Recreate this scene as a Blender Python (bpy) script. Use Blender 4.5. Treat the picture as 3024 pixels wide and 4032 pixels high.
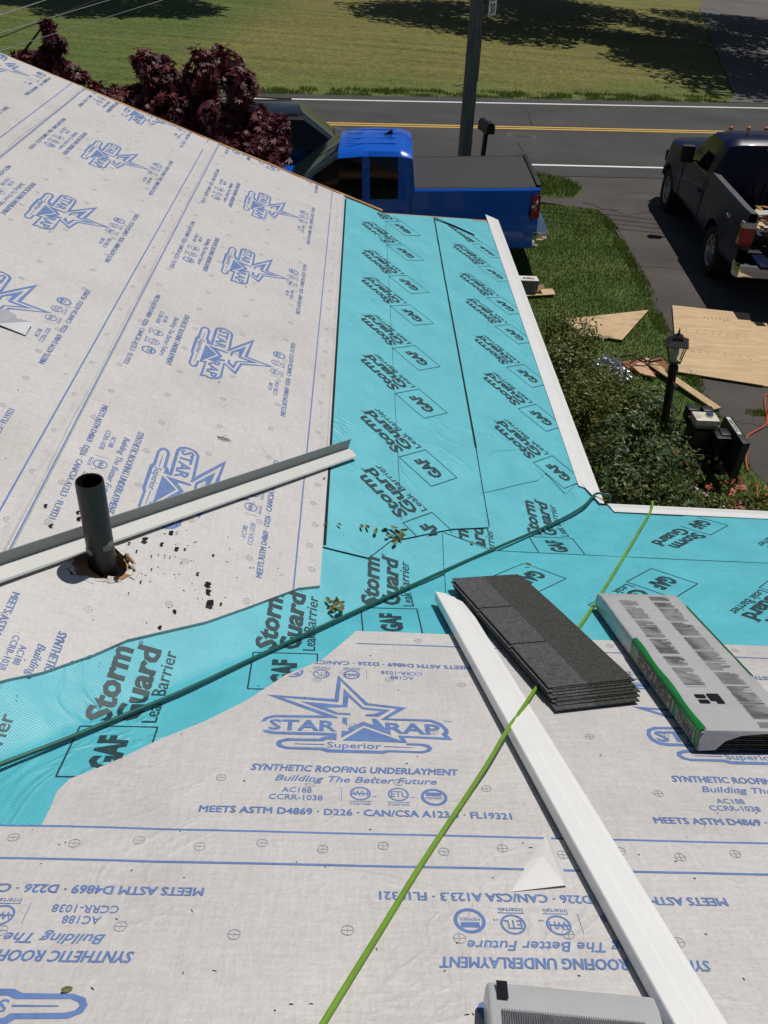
import bpy, bmesh, math, random
from mathutils import Vector, Matrix, noise
from mathutils.geometry import tessellate_polygon
random.seed(7)
for o in list(bpy.data.objects): bpy.data.objects.remove(o)
SC = bpy.context.scene
COL = SC.collection
# ------------------------------------------------------------------ camera
CAM_R = Vector((0.99727439, -0.01821422, 0.07149853))
CAM_D = Vector((0.04590912, -0.60542186, -0.79457959))
CAM_F = Vector((0.05775943, 0.79569631, -0.60293551))
CAM_C = Vector((0, 0, 5.25))
FPX, PW, PH = 3361.25, 3024.0, 4032.0
cd = bpy.data.cameras.new('camera'); cam = bpy.data.objects.new('camera', cd); COL.objects.link(cam)
cd.sensor_fit = 'VERTICAL'; cd.sensor_height = 36.0; cd.sensor_width = 27.0
cd.lens = FPX / PH * 36.0; cd.clip_start = 0.05; cd.clip_end = 2000
M = Matrix.Identity(4)
for i in range(3):
    M[i][0] = CAM_R[i]; M[i][1] = -CAM_D[i]; M[i][2] = -CAM_F[i]; M[i][3] = CAM_C[i]
cam.matrix_world = M; SC.camera = cam
# ------------------------------------------------------------------ sky, sun, exposure
SUN_EL, SUN_AZ = math.radians(67.4), math.radians(38.0)      # azimuth from +Y towards +X
W = bpy.data.worlds.new('World'); SC.world = W; W.use_nodes = True
wn = W.node_tree; bg = wn.nodes['Background']
sky = wn.nodes.new('ShaderNodeTexSky'); sky.sky_type = 'NISHITA'; sky.sun_disc = False
sky.sun_elevation = SUN_EL; sky.sun_rotation = SUN_AZ; sky.air_density = 1.0; sky.dust_density = 0.6
wn.links.new(sky.outputs[0], bg.inputs[0]); bg.inputs[1].default_value = 0.05
sl = bpy.data.lights.new('sun', 'SUN'); sl.energy = 4.6; sl.angle = math.radians(0.53); sl.color = (1.0, 0.955, 0.89)
so = bpy.data.objects.new('sun', sl); COL.objects.link(so)
SUN = Vector((math.sin(SUN_AZ) * math.cos(SUN_EL), math.cos(SUN_AZ) * math.cos(SUN_EL), math.sin(SUN_EL)))
so.rotation_euler = SUN.to_track_quat('Z', 'Y').to_euler(); so.location = SUN * 60
vs = SC.view_settings; vs.view_transform = 'Standard'; vs.look = 'None'; vs.exposure = -0.60; vs.gamma = 1.0; vs.use_curve_mapping = False
SC.render.engine = 'CYCLES'
SC.cycles.max_bounces = 5; SC.cycles.diffuse_bounces = 3; SC.cycles.glossy_bounces = 3; SC.cycles.transmission_bounces = 4; SC.cycles.transparent_max_bounces = 8
SC.cycles.use_adaptive_sampling = True; SC.cycles.adaptive_threshold = 0.02
try: SC.cycles.use_denoising = True
except Exception: pass
# ------------------------------------------------------------------ roof geometry (metres)
CX, CY, EZ = 1.46314, 3.71417, 2.55          # inner corner where both eaves meet
TR = math.radians(18.3); CT, ST, TT = math.cos(TR), math.sin(TR), math.tan(TR)
def zA(y): return EZ + (CY - y) * TT
def zB(x): return EZ + (CX - x) * TT
def rz(x, y): return max(zA(y), zB(x))
NA = Vector((0, ST, CT)); NB = Vector((ST, 0, CT)); NG = Vector((0, 0, 1)); CORNER = Vector((CX, CY, EZ))
def ray(px, py): return CAM_R * ((px - PW / 2) / FPX) + CAM_D * ((py - PH / 2) / FPX) + CAM_F
def hit(px, py, n, p0):
    r = ray(px, py); return CAM_C + r * ((p0 - CAM_C).dot(n) / r.dot(n))
def PA(x, y, h=0.0): return hit(x, y, NA, CORNER + NA * h)      # point on the near roof slope
def PB(x, y, h=0.0): return hit(x, y, NB, CORNER + NB * h)      # point on the wing's roof slope
def PG(x, y, z=0.0): return hit(x, y, NG, Vector((0, 0, z)))    # point at a height above the ground
def PR(x, y):
    a = PA(x, y)
    if (a - CAM_C).dot(CAM_F) <= 0.2 or (a - CAM_C).length > 30: return PB(x, y)
    return a if a.z >= zB(a.x) - 1e-6 else PB(x, y)
def uA(u, v): return (u, CY - v * CT)          # near slope: along eave, up the slope -> plan
def uB(u, v): return (CX - v * CT, u)          # wing slope: along eave, up the slope -> plan
VD = Vector((-0.68853, -0.68853)); VPB = Vector((-0.65371, 0.72521)); VPA = Vector((0.72521, -0.65371))
def uV(s, w):                                   # valley strip: along valley, across -> plan
    q = VD * s + (VPB * w if w > 0 else VPA * -w); return (CX + q.x, CY + q.y)
_a, _b = PR(66, 2690), PR(262, 2915); WRK0 = Vector((_a.x, _a.y)); WRKD = Vector((_b.x - _a.x, _b.y - _a.y)); WRKL = WRKD.length; WRKD.normalize()
def wr(x, y):
    n = noise.noise(Vector((x * 4.1, y * 4.1, 1.3))) * 0.0016 + noise.noise(Vector((x * 11, y * 9, 5.1))) * 0.0006
    s = (x - CX + y - CY)                        # along the valley
    d = abs((x - CX) - (y - CY)) * 0.7071
    if s < -0.3: n += max(0, 1 - d / 0.75) * 0.006 * noise.noise(Vector((s * 2.6, d * 7, 2.2))) 
    t = (x - WRK0.x) * WRKD.x + (y - WRK0.y) * WRKD.y
    if -0.02 < t < WRKL: n += 0.011 * math.exp(-(((x - WRK0.x) * -WRKD.y + (y - WRK0.y) * WRKD.x + 0.012 * math.sin(t * 9)) / 0.028) ** 2) * math.sin(math.pi * min(1, max(0, (t + 0.02) / (WRKL + 0.02)))) ** 0.5
    if y > 6.2: n += (y - 6.2) * 0.006 * noise.noise(Vector(((x + y) * 9, (x - y) * 2, 7.7)))
    return n
# ------------------------------------------------------------------ object helpers
MAT_OF = {}
def tag(o, label=None, cat=None, group=None, kind=None):
    if label: o['label'] = label
    if cat: o['category'] = cat
    if group: o['group'] = group
    if kind: o['kind'] = kind
    return o
def thing(name, label, cat, loc=(0, 0, 0), rot=None, group=None):
    o = bpy.data.objects.new(name, None); COL.objects.link(o); o.empty_display_size = 0.1
    m = Matrix.Translation(Vector(loc)) @ (rot.to_4x4() if rot is not None else Matrix.Identity(4))
    o.matrix_world = m; MAT_OF[o.name] = m
    return tag(o, label, cat, group)
def link(name, me, parent=None):
    o = bpy.data.objects.new(name, me); COL.objects.link(o)
    if parent is not None: o.parent = parent
    return o
class MB:
    def __init__(s): s.v = []; s.f = []; s.m = []
    def add(s, vs, fs, mi=0):
        k = len(s.v); s.v += [tuple(p) for p in vs]; s.f += [tuple(i + k for i in f) for f in fs]; s.m += [mi] * len(fs); return s
    def box(s, c, d, rot=None, mi=0, tp=1.0):
        x, y, z = d[0] / 2, d[1] / 2, d[2] / 2; c = Vector(c)
        P = [Vector((a * x * (tp if k > 0 else 1), b * y * (tp if k > 0 else 1), k * z)) for k in (-1, 1) for a, b in ((-1, -1), (1, -1), (1, 1), (-1, 1))]
        if rot is not None: P = [rot @ p for p in P]
        return s.add([c + p for p in P], [(3, 2, 1, 0), (4, 5, 6, 7), (0, 1, 5, 4), (1, 2, 6, 5), (2, 3, 7, 6), (3, 0, 4, 7)], mi)
    def bar(s, a, b, w, h, up=(0, 0, 1), mi=0):
        a, b = Vector(a), Vector(b); d = (b - a).normalized(); u = Vector(up); r = d.cross(u).normalized(); u = r.cross(d)
        P = [e + r * (w / 2 * i) + u * (h / 2 * j) for e in (a, b) for i, j in ((-1, -1), (1, -1), (1, 1), (-1, 1))]
        return s.add(P, [(0, 1, 2, 3), (7, 6, 5, 4), (1, 0, 4, 5), (2, 1, 5, 6), (3, 2, 6, 7), (0, 3, 7, 4)], mi)
    def tube(s, pts, r, n=8, cap=True, mi=0):
        pts = [Vector(p) for p in pts]; rr = r if isinstance(r, (list, tuple)) else [r] * len(pts)
        k = len(s.v); prev = None
        for i, p in enumerate(pts):
            d = (pts[min(i + 1, len(pts) - 1)] - pts[max(i - 1, 0)])
            d = d.normalized() if d.length > 1e-9 else Vector((0, 0, 1))
            if prev is None:
                a = Vector((0, 0, 1)) if abs(d.z) < 0.9 else Vector((1, 0, 0)); u = d.cross(a).normalized()
            else: u = (prev - d * prev.dot(d)).normalized()
            prev = u; w = d.cross(u)
            for j in range(n):
                t = 2 * math.pi * j / n; s.v.append(tuple(p + (u * math.cos(t) + w * math.sin(t)) * rr[i]))
        for i in range(len(pts) - 1):
            for j in range(n):
                a = k + i * n + j; b = k + i * n + (j + 1) % n; s.f.append((a, b, b + n, a + n)); s.m.append(mi)
        if cap:
            s.f.append(tuple(k + j for j in range(n))[::-1]); s.m.append(mi)
            s.f.append(tuple(k + (len(pts) - 1) * n + j for j in range(n))); s.m.append(mi)
        return s
    def prism(s, poly, off, mi=0):
        """poly: 3D points (planar), off: offset vector"""
        n = len(poly); P = [Vector(p) for p in poly]; Q = [p + Vector(off) for p in P]
        tris = tessellate_polygon([P])
        k = len(s.v); s.v += [tuple(p) for p in P + Q]
        nn = Vector((0, 0, 0))
        for i in range(n): nn += P[i].cross(P[(i + 1) % n])
        flip = nn.dot(Vector(off)) < 0
        for a, b, c in tris:
            t = (P[b] - P[a]).cross(P[c] - P[a])
            up = t.dot(Vector(off)) > 0
            top = (a, b, c) if up else (c, b, a)
            s.f.append(tuple(k + n + i for i in top)); s.f.append(tuple(k + i for i in top[::-1])); s.m += [mi, mi]
        for i in range(n):
            j = (i + 1) % n
            q = (k + i, k + j, k + n + j, k + n + i); s.f.append(q if not flip else q[::-1]); s.m.append(mi)
        return s
    def lathe(s, prof, org=(0, 0, 0), rot=None, n=16, mi=0):
        k = len(s.v); org = Vector(org)
        for r, z in prof:
            for j in range(n):
                t = 2 * math.pi * j / n; p = Vector((r * math.cos(t), r * math.sin(t), z))
                if rot is not None: p = rot @ p
                s.v.append(tuple(org + p))
        for i in range(len(prof) - 1):
            for j in range(n):
                a = k + i * n + j; b = k + i * n + (j + 1) % n; s.f.append((a, b, b + n, a + n)); s.m.append(mi)
        return s
    def build(s, name, mats, parent=None, smooth=None, world=False, bevel=0.0):
        vs_ = s.v
        if world and parent is not None:
            inv = MAT_OF[parent.name].inverted(); vs_ = [tuple(inv @ Vector(p)) for p in vs_]
        me = bpy.data.meshes.new(name); me.from_pydata(vs_, [], s.f)
        mats = mats if isinstance(mats, (list, tuple)) else [mats]
        for m in mats: me.materials.append(m)
        if len(mats) > 1: me.polygons.foreach_set('material_index', s.m)
        if bevel > 0:
            bm = bmesh.new(); bm.from_mesh(me); bmesh.ops.remove_doubles(bm, verts=bm.verts, dist=1e-5)
            ed = [e for e in bm.edges if len(e.link_faces) == 2 and e.calc_face_angle(0) > 0.5]
            bmesh.ops.bevel(bm, geom=ed, offset=bevel, segments=2, affect='EDGES', profile=0.6); bm.to_mesh(me); bm.free()
            smooth = smooth or 40
        if smooth:
            me.polygons.foreach_set('use_smooth', [True] * len(me.polygons)); me.set_sharp_from_angle(angle=math.radians(smooth))
        me.update(); o = link(name, me, parent)
        if world and parent is not None: MAT_OF[o.name] = MAT_OF[parent.name]
        return o
def RZ(a): return Matrix.Rotation(a, 3, 'Z')
# ------------------------------------------------------------------ material helpers
def mat(name, col, rough=0.6, metal=0.0, spec=0.5, var=0.0, vscale=6.0, bump=0.0, bscale=40.0, col2=None, cscale=3.0, coat=0.0, aniso=None, detail=4.0, ramp=(0.35, 0.65)):
    m = bpy.data.materials.new(name); m.use_nodes = True; nt = m.node_tree; b = nt.nodes['Principled BSDF']
    b.inputs['Base Color'].default_value = (*col, 1); b.inputs['Roughness'].default_value = rough; b.inputs['Metallic'].default_value = metal
    b.inputs['Specular IOR Level'].default_value = spec; b.inputs['Coat Weight'].default_value = coat
    if coat: b.inputs['Coat Roughness'].default_value = 0.04
    tc = nt.nodes.new('ShaderNodeTexCoord'); src = tc.outputs['Object']
    if aniso:
        mp = nt.nodes.new('ShaderNodeMapping'); mp.inputs['Scale'].default_value = aniso; nt.links.new(src, mp.inputs[0]); src = mp.outputs[0]
    last = None
    if col2 is not None:
        n = nt.nodes.new('ShaderNodeTexNoise'); n.inputs['Scale'].default_value = cscale; n.inputs['Detail'].default_value = detail; nt.links.new(src, n.inputs['Vector'])
        r = nt.nodes.new('ShaderNodeValToRGB'); r.color_ramp.elements[0].position = ramp[0]; r.color_ramp.elements[1].position = ramp[1]
        r.color_ramp.elements[0].color = (*col, 1); r.color_ramp.elements[1].color = (*col2, 1)
        nt.links.new(n.outputs['Fac'], r.inputs[0]); last = r.outputs[0]
    if var > 0:
        n = nt.nodes.new('ShaderNodeTexNoise'); n.inputs['Scale'].default_value = vscale; n.inputs['Detail'].default_value = 6; n.inputs['Roughness'].default_value = 0.65; nt.links.new(src, n.inputs['Vector'])
        mr = nt.nodes.new('ShaderNodeMapRange'); mr.inputs[1].default_value = 0.25; mr.inputs[2].default_value = 0.75; mr.inputs[3].default_value = 1 - var; mr.inputs[4].default_value = 1 + var; nt.links.new(n.outputs['Fac'], mr.inputs[0])
        mx = nt.nodes.new('ShaderNodeMix'); mx.data_type = 'RGBA'; mx.blend_type = 'MULTIPLY'; mx.inputs[0].default_value = 1
        if last: nt.links.new(last, mx.inputs[6])
        else: mx.inputs[6].default_value = (*col, 1)
        nt.links.new(mr.outputs[0], mx.inputs[7]); last = mx.outputs[2]
    if last: nt.links.new(last, b.inputs['Base Color'])
    if bump > 0:
        n = nt.nodes.new('ShaderNodeTexNoise'); n.inputs['Scale'].default_value = bscale; n.inputs['Detail'].default_value = 5; nt.links.new(src, n.inputs['Vector'])
        bp = nt.nodes.new('ShaderNodeBump'); bp.inputs['Strength'].default_value = bump; bp.inputs['Distance'].default_value = 0.01
        nt.links.new(n.outputs['Fac'], bp.inputs['Height']); nt.links.new(bp.outputs[0], b.inputs['Normal'])
    return m
def nodes(m): return m.node_tree, m.node_tree.nodes['Principled BSDF']
# ------------------------------------------------------------------ roof materials
def crease(nt, tc, scale, strength, prev):
    """soft random creases as a second bump on top of prev"""
    N = nt.nodes.new; L = nt.links.new
    n = N('ShaderNodeTexNoise'); n.inputs['Scale'].default_value = scale; n.inputs['Detail'].default_value = 3; n.inputs['Distortion'].default_value = 1.6; L(tc.outputs['Object'], n.inputs['Vector'])
    a = N('ShaderNodeMath'); a.operation = 'SUBTRACT'; L(n.outputs['Fac'], a.inputs[0]); a.inputs[1].default_value = 0.5
    c = N('ShaderNodeMath'); c.operation = 'ABSOLUTE'; L(a.outputs[0], c.inputs[0])
    mr = N('ShaderNodeMapRange'); mr.interpolation_type = 'SMOOTHSTEP'; mr.inputs[1].default_value = 0.0; mr.inputs[2].default_value = 0.035; mr.inputs[3].default_value = 1.0; mr.inputs[4].default_value = 0.0; L(c.outputs[0], mr.inputs[0])
    m2 = N('ShaderNodeTexNoise'); m2.inputs['Scale'].default_value = 1.3; L(tc.outputs['Object'], m2.inputs['Vector'])
    mk = N('ShaderNodeMapRange'); mk.inputs[1].default_value = 0.48; mk.inputs[2].default_value = 0.7; L(m2.outputs['Fac'], mk.inputs[0])
    ml = N('ShaderNodeMath'); ml.operation = 'MULTIPLY'; L(mr.outputs[0], ml.inputs[0]); L(mk.outputs[0], ml.inputs[1])
    bp = N('ShaderNodeBump'); bp.name = 'creases'; bp.inputs['Strength'].default_value = strength; bp.inputs['Distance'].default_value = 0.006; L(ml.outputs[0], bp.inputs['Height']); L(prev.outputs[0], bp.inputs['Normal']); return bp
def wrap_material():
    m = mat('synthetic_underlayment', (0.60, 0.578, 0.565), 0.58, spec=1.0); nt, b = nodes(m)
    N = nt.nodes.new; L = nt.links.new
    b.inputs['Sheen Weight'].default_value = 0.12; b.inputs['Sheen Roughness'].default_value = 0.5
    tc = N('ShaderNodeTexCoord')
    def noise_(scale, vec, det=4):
        mp = N('ShaderNodeMapping'); mp.inputs['Scale'].default_value = vec; L(tc.outputs['Object'], mp.inputs[0])
        n = N('ShaderNodeTexNoise'); n.inputs['Scale'].default_value = scale; n.inputs['Detail'].default_value = det; n.inputs['Roughness'].default_value = 0.6; L(mp.outputs[0], n.inputs['Vector']); return n.outputs['Fac']
    a = noise_(14, (1, 6, 1)); c = noise_(14, (6, 1, 1)); d = noise_(3.5, (1, 1, 1), 6); g = noise_(90, (1, 1, 1), 3)
    def add(x, y):
        q = N('ShaderNodeMath'); q.operation = 'ADD'; L(x, q.inputs[0]); L(y, q.inputs[1]); return q.outputs[0]
    s = add(add(a, c), add(d, g))
    mr = N('ShaderNodeMapRange'); mr.inputs[1].default_value = 1.5; mr.inputs[2].default_value = 2.5; mr.inputs[3].default_value = 0.86; mr.inputs[4].default_value = 1.12; L(s, mr.inputs[0])
    mx = N('ShaderNodeMix'); mx.data_type = 'RGBA'; mx.blend_type = 'MULTIPLY'; mx.inputs[0].default_value = 1; mx.inputs[6].default_value = (0.60, 0.575, 0.56, 1); L(mr.outputs[0], mx.inputs[7])
    # faint grime
    dn = N('ShaderNodeTexNoise'); dn.inputs['Scale'].default_value = 1.1; dn.inputs['Detail'].default_value = 8; dn.inputs['Roughness'].default_value = 0.7; L(tc.outputs['Object'], dn.inputs['Vector'])
    r = N('ShaderNodeValToRGB'); r.color_ramp.elements[0].position = 0.52; r.color_ramp.elements[1].position = 0.75; r.color_ramp.elements[0].color = (1, 1, 1, 1); r.color_ramp.elements[1].color = (0.84, 0.82, 0.79, 1); L(dn.outputs['Fac'], r.inputs[0])
    m2 = N('ShaderNodeMix'); m2.data_type = 'RGBA'; m2.blend_type = 'MULTIPLY'; m2.inputs[0].default_value = 1; L(mx.outputs[2], m2.inputs[6]); L(r.outputs[0], m2.inputs[7])
    L(m2.outputs[2], b.inputs['Base Color'])
    bp = N('ShaderNodeBump'); bp.inputs['Strength'].default_value = 0.35; bp.inputs['Distance'].default_value = 0.006; L(s, bp.inputs['Height'])
    crease(nt, tc, 2.1, 0.38, bp); L(nt.nodes['creases'].outputs[0], b.inputs['Normal'])
    return m
def teal_material():
    m = mat('leak_barrier_film', (0.07, 0.47, 0.56), 0.5, spec=1.0); nt, b = nodes(m); N = nt.nodes.new; L = nt.links.new
    b.inputs['Sheen Weight'].default_value = 0.1; b.inputs['Sheen Roughness'].default_value = 0.45
    tc = N('ShaderNodeTexCoord'); facs = []
    for ang in (0.30, 0.30 + math.pi / 2):
        mp = N('ShaderNodeMapping'); mp.inputs['Rotation'].default_value = (0, 0, ang); L(tc.outputs['Object'], mp.inputs[0])
        w = N('ShaderNodeTexWave'); w.inputs['Scale'].default_value = 48; w.inputs['Distortion'].default_value = 0.6; w.inputs['Detail'].default_value = 1; w.inputs['Detail Scale'].default_value = 0.2; L(mp.outputs[0], w.inputs['Vector'])
        r = N('ShaderNodeValToRGB'); r.color_ramp.elements[0].position = 0.0; r.color_ramp.elements[1].position = 0.28; r.color_ramp.elements[0].color = (0.60, 0.63, 0.63, 1); r.color_ramp.elements[1].color = (1, 1, 1, 1); L(w.outputs['Fac'], r.inputs[0]); facs.append(r.outputs[0])
    n = N('ShaderNodeTexNoise'); n.inputs['Scale'].default_value = 5; n.inputs['Detail'].default_value = 7; n.inputs['Roughness'].default_value = 0.65; L(tc.outputs['Object'], n.inputs['Vector'])
    r = N('ShaderNodeValToRGB'); r.color_ramp.elements[0].position = 0.3; r.color_ramp.elements[1].position = 0.7; r.color_ramp.elements[0].color = (0.078, 0.55, 0.67, 1); r.color_ramp.elements[1].color = (0.125, 0.68, 0.80, 1); L(n.outputs['Fac'], r.inputs[0])
    c = r.outputs[0]
    for fct in facs:
        mx = N('ShaderNodeMix'); mx.data_type = 'RGBA'; mx.blend_type = 'MULTIPLY'; mx.inputs[0].default_value = 1; L(c, mx.inputs[6]); L(fct, mx.inputs[7]); c = mx.outputs[2]
    L(c, b.inputs['Base Color'])
    mm = N('ShaderNodeMath'); mm.operation = 'MULTIPLY'; L(facs[0], mm.inputs[0]); L(facs[1], mm.inputs[1])
    n2 = N('ShaderNodeTexNoise'); n2.inputs['Scale'].default_value = 16; n2.inputs['Detail'].default_value = 4; L(tc.outputs['Object'], n2.inputs['Vector'])
    ad = N('ShaderNodeMath'); ad.operation = 'MULTIPLY_ADD'; L(n2.outputs['Fac'], ad.inputs[0]); ad.inputs[1].default_value = 3.0; L(mm.outputs[0], ad.inputs[2])
    bp = N('ShaderNodeBump'); bp.inputs['Strength'].default_value = 0.4; bp.inputs['Distance'].default_value = 0.003; L(ad.outputs[0], bp.inputs['Height'])
    crease(nt, tc, 1.7, 0.8, bp); L(nt.nodes['creases'].outputs[0], b.inputs['Normal'])
    return m
M_WRAP = wrap_material(); M_TEAL = teal_material()
M_BLUEINK = mat('blue_ink', (0.125, 0.215, 0.46), 0.6, var=0.22, vscale=30)
M_GREYINK = mat('grey_blue_ink', (0.30, 0.32, 0.40), 0.6)
M_BLACKINK = mat('black_ink', (0.018, 0.055, 0.065), 0.5, var=0.35, vscale=60)
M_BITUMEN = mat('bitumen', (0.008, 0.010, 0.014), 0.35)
M_WHITE = mat('white_coated_metal', (0.83, 0.83, 0.82), 0.32, spec=0.5, var=0.03, vscale=8)
M_PLY = mat('plywood', (0.55, 0.36, 0.18), 0.7, col2=(0.68, 0.48, 0.27), cscale=2.2, aniso=(1, 7, 1), var=0.10, vscale=3)
M_DECK = mat('roof_sheathing', (0.30, 0.17, 0.08), 0.8, col2=(0.42, 0.26, 0.13), cscale=6)
M_SIDING = mat('cream_siding', (0.62, 0.60, 0.54), 0.6, var=0.05)
M_DARK = mat('dark_cavity', (0.006, 0.006, 0.006), 0.9)
# ------------------------------------------------------------------ house body
house = thing('house', 'house with its L-shaped roof stripped and covered in underlayment', 'house', (0, 0, 0))
RAKE_Y, EAVE_F = 7.165, 8.372                  # gable rake of the wing, front eave of its hip skirt
BR = 6.2                                        # slope length up to the ridges
XR = CX - BR * CT; YR = CY - BR * CT
def plan_sheet(name, outer, layer, mats, parent=house, grid=0.12, holes=(), thick=0.0025, amp=1.0, edge=1):
    pts = [[Vector((x, y, 0)) for x, y in outer]] + [[Vector((x, y, 0)) for x, y in h] for h in holes]
    flat = [p for l in pts for p in l]
    bm = bmesh.new(); bv = [bm.verts.new(p) for p in flat]
    for t in tessellate_polygon(pts):
        try: bm.faces.new([bv[i] for i in t])
        except ValueError: pass
    bmesh.ops.bisect_plane(bm, geom=bm.verts[:] + bm.edges[:] + bm.faces[:], plane_co=(CX, CY, 0), plane_no=(1, -1, 0), dist=1e-5)
    xs = [p.x for p in flat]; ys = [p.y for p in flat]
    if grid:
        for k in range(math.floor(min(xs) / grid) + 1, math.ceil(max(xs) / grid)):
            bmesh.ops.bisect_plane(bm, geom=bm.verts[:] + bm.edges[:] + bm.faces[:], plane_co=(k * grid, 0, 0), plane_no=(1, 0, 0), dist=1e-5)
        for k in range(math.floor(min(ys) / grid) + 1, math.ceil(max(ys) / grid)):
            bmesh.ops.bisect_plane(bm, geom=bm.verts[:] + bm.edges[:] + bm.faces[:], plane_co=(0, k * grid, 0), plane_no=(0, 1, 0), dist=1e-5)
    for f in bm.faces:
        f.normal_update()
        if f.normal.z < 0: f.normal_flip()
        f.smooth = True
    for v in bm.verts: v.co.z = rz(v.co.x, v.co.y) + layer + wr(v.co.x, v.co.y) * amp
    be = [e for e in bm.edges if len(e.link_faces) == 1]
    r = bmesh.ops.extrude_edge_only(bm, edges=be)
    for g in r['geom']:
        if isinstance(g, bmesh.types.BMVert): g.co.z -= thick
        if isinstance(g, bmesh.types.BMFace): g.material_index = edge if len(mats) > 1 else 0
    bmesh.ops.recalc_face_normals(bm, faces=bm.faces[:])
    if sum(f.normal.z for f in bm.faces) < 0:
        for f in bm.faces: f.normal_flip()
    me = bpy.data.meshes.new(name); bm.to_mesh(me); bm.free()
    for m in mats: me.materials.append(m)
    me.polygons.foreach_set('use_smooth', [True] * len(me.polygons)); me.set_sharp_from_angle(angle=math.radians(40))
    return link(name, me, parent)
PIPE = PB(407, 2224); PX, PY = PIPE.x, PIPE.y
rnd = random.Random(3)
def blob(cx, cy, r, n, jit, sx=1.0, sy=1.0, rot=0.0, seed=1):
    q = random.Random(seed); out = []
    for i in range(n):
        t = 2 * math.pi * i / n; rr = r * (1 + jit * (q.random() - 0.5) * 2); x, y = rr * math.cos(t) * sx, rr * math.sin(t) * sy
        out.append((cx + x * math.cos(rot) - y * math.sin(rot), cy + x * math.sin(rot) + y * math.cos(rot)))
    return out
hole_deck = blob(PX + 0.012, PY + 0.005, 0.064, 20, 0.05, seed=4)
# sheathing of both slopes
valley_top = (CX - 5.88, CY - 5.88)
deckA = [(CX, CY), (9.0, CY), (9.0, YR), (CX - (CY - YR), YR)]
deckB = [(CX, CY), (CX - (CY - YR), YR), (XR, YR), (XR, RAKE_Y), (CX - 1.257 * CT, RAKE_Y), (CX, EAVE_F)]
plan_sheet('roof_sheathing', deckA, 0.0, [M_DECK], grid=0, thick=0.05, amp=0)
plan_sheet('roof_sheathing', deckB, 0.0, [M_DECK], grid=0, thick=0.05, amp=0, holes=[hole_deck])
# hip skirt below the front gable, gable wall, walls, fascias
b = MB(); hx = CX - 1.257 * CT; hz = zB(hx)
b.add([(CX, EAVE_F, EZ), (XR, EAVE_F, EZ), (XR, RAKE_Y, hz), (hx, RAKE_Y, hz)], [(0, 1, 2, 3)]).build('roof_skirt', M_DECK, house)
b = MB()
b.prism([(hx + 0.0, RAKE_Y - 0.25, hz - 0.3), (XR, RAKE_Y - 0.25, hz - 0.3), (XR, RAKE_Y - 0.25, zB(XR) - 0.16), (hx, RAKE_Y - 0.25, hz - 0.16)], (0, -0.1, 0)); b.build('gable_wall', M_SIDING, house)
M_SOFFIT = mat('white_soffit', (0.7, 0.7, 0.68), 0.6)
b = MB()
wx, wy, wf = CX - 0.4, CY - 0.4, EAVE_F - 0.4
b.prism([(wx, wy, 0), (9, wy, 0), (9, -1.5, 0), (XR, -1.5, 0), (XR, wf, 0), (wx, wf, 0)], (0, 0, EZ - 0.14)); b.build('wall', M_SIDING, house)
b = MB()
b.box(((CX + 9) / 2, CY - 0.2, EZ - 0.13), (9 - CX + 0.38, 0.38, 0.015)); b.box((CX - 0.2, (CY + EAVE_F) / 2, EZ - 0.132), (0.38, EAVE_F - CY, 0.015)); b.build('soffit', M_SOFFIT, house)
M_FASC = mat('white_fascia', (0.74, 0.74, 0.72), 0.5, var=0.04)
MB().box(((CX + 9) / 2 + 0.01, CY - 0.016, EZ - 0.083), (9 - CX - 0.02, 0.02, 0.11)).build('fascia_board', M_FASC, house)
MB().box((CX - 0.016, (CY + EAVE_F) / 2 + 0.01, EZ - 0.083), (0.02, EAVE_F - CY - 0.02, 0.11)).build('fascia_board', M_FASC, house)
# raw sheathing edge / rake board along the gable
b = MB(); b.bar((hx, RAKE_Y + 0.018, hz - 0.026), (XR, RAKE_Y + 0.018, zB(XR) - 0.026), 0.040, 0.085, up=(ST, 0, CT)); b.build('rake_board', mat('weathered_rake_board', (0.28, 0.13, 0.055), 0.8, col2=(0.45, 0.27, 0.13), cscale=5), house)
# ------------------------------------------------------------------ leak barrier sheets
def px_plan(l, fn=PR): return [tuple(fn(x, y)[:2]) for x, y in l]
teal = [M_TEAL, M_BITUMEN]
valley = plan_sheet('leak_barrier_sheet', [uV(0.02, 0), uB(CY + 0.62, 0.02), uV(0.75, 0.457), uV(6.5, 0.457), uV(6.5, -0.457), uV(0.75, -0.457), uA(CX + 0.62, 0.02)], 0.004, teal, grid=0.04)
EL = 0.045                                    # drip edge laps over the lower strip
cA = px_plan([(2452, 2198), (2601, 2117), (2690, 2036)], PA)
tealA1 = plan_sheet('leak_barrier_sheet', [cA[0], cA[1], cA[2], uA(9, 0.05), uA(9, 0.86)], 0.008, teal)
pA_ = px_plan([(1742, 2103), (1950, 2175), (2700, 2211)])
tealA2 = plan_sheet('leak_barrier_sheet', [pA_[0], pA_[1], pA_[2], uA(9, 0.807), uA(9, 1.70), uA(0.42, 1.70)] + px_plan([(1752, 2280)]), 0.012, teal)
pB_ = px_plan([(1876, 1952), (2063, 1907), (2115, 1896), (2148, 1866), (2225, 1949), (2296, 1962)], PB)
tealB1 = plan_sheet('leak_barrier_sheet', [uB(8.25, 0.07), uB(7.26, 1.05)] + [pB_[0], pB_[1], pB_[2], pB_[3], pB_[4], uB(3.95, 0.06)], 0.008, teal)
pC_ = px_plan([(1272, 2160), (1450, 2204), (1539, 2136), (1597, 2127), (1780, 2090), (1925, 2083), (1897, 1920), (1872, 1772)])
tealB2 = plan_sheet('leak_barrier_sheet', [uB(7.15, 1.66), uB(3.4, 1.66)] + pC_[:1] + pC_[1:] + px_plan([(1706, 860)], PB) + [uB(7.13, 1.235)], 0.012, teal)
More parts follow.
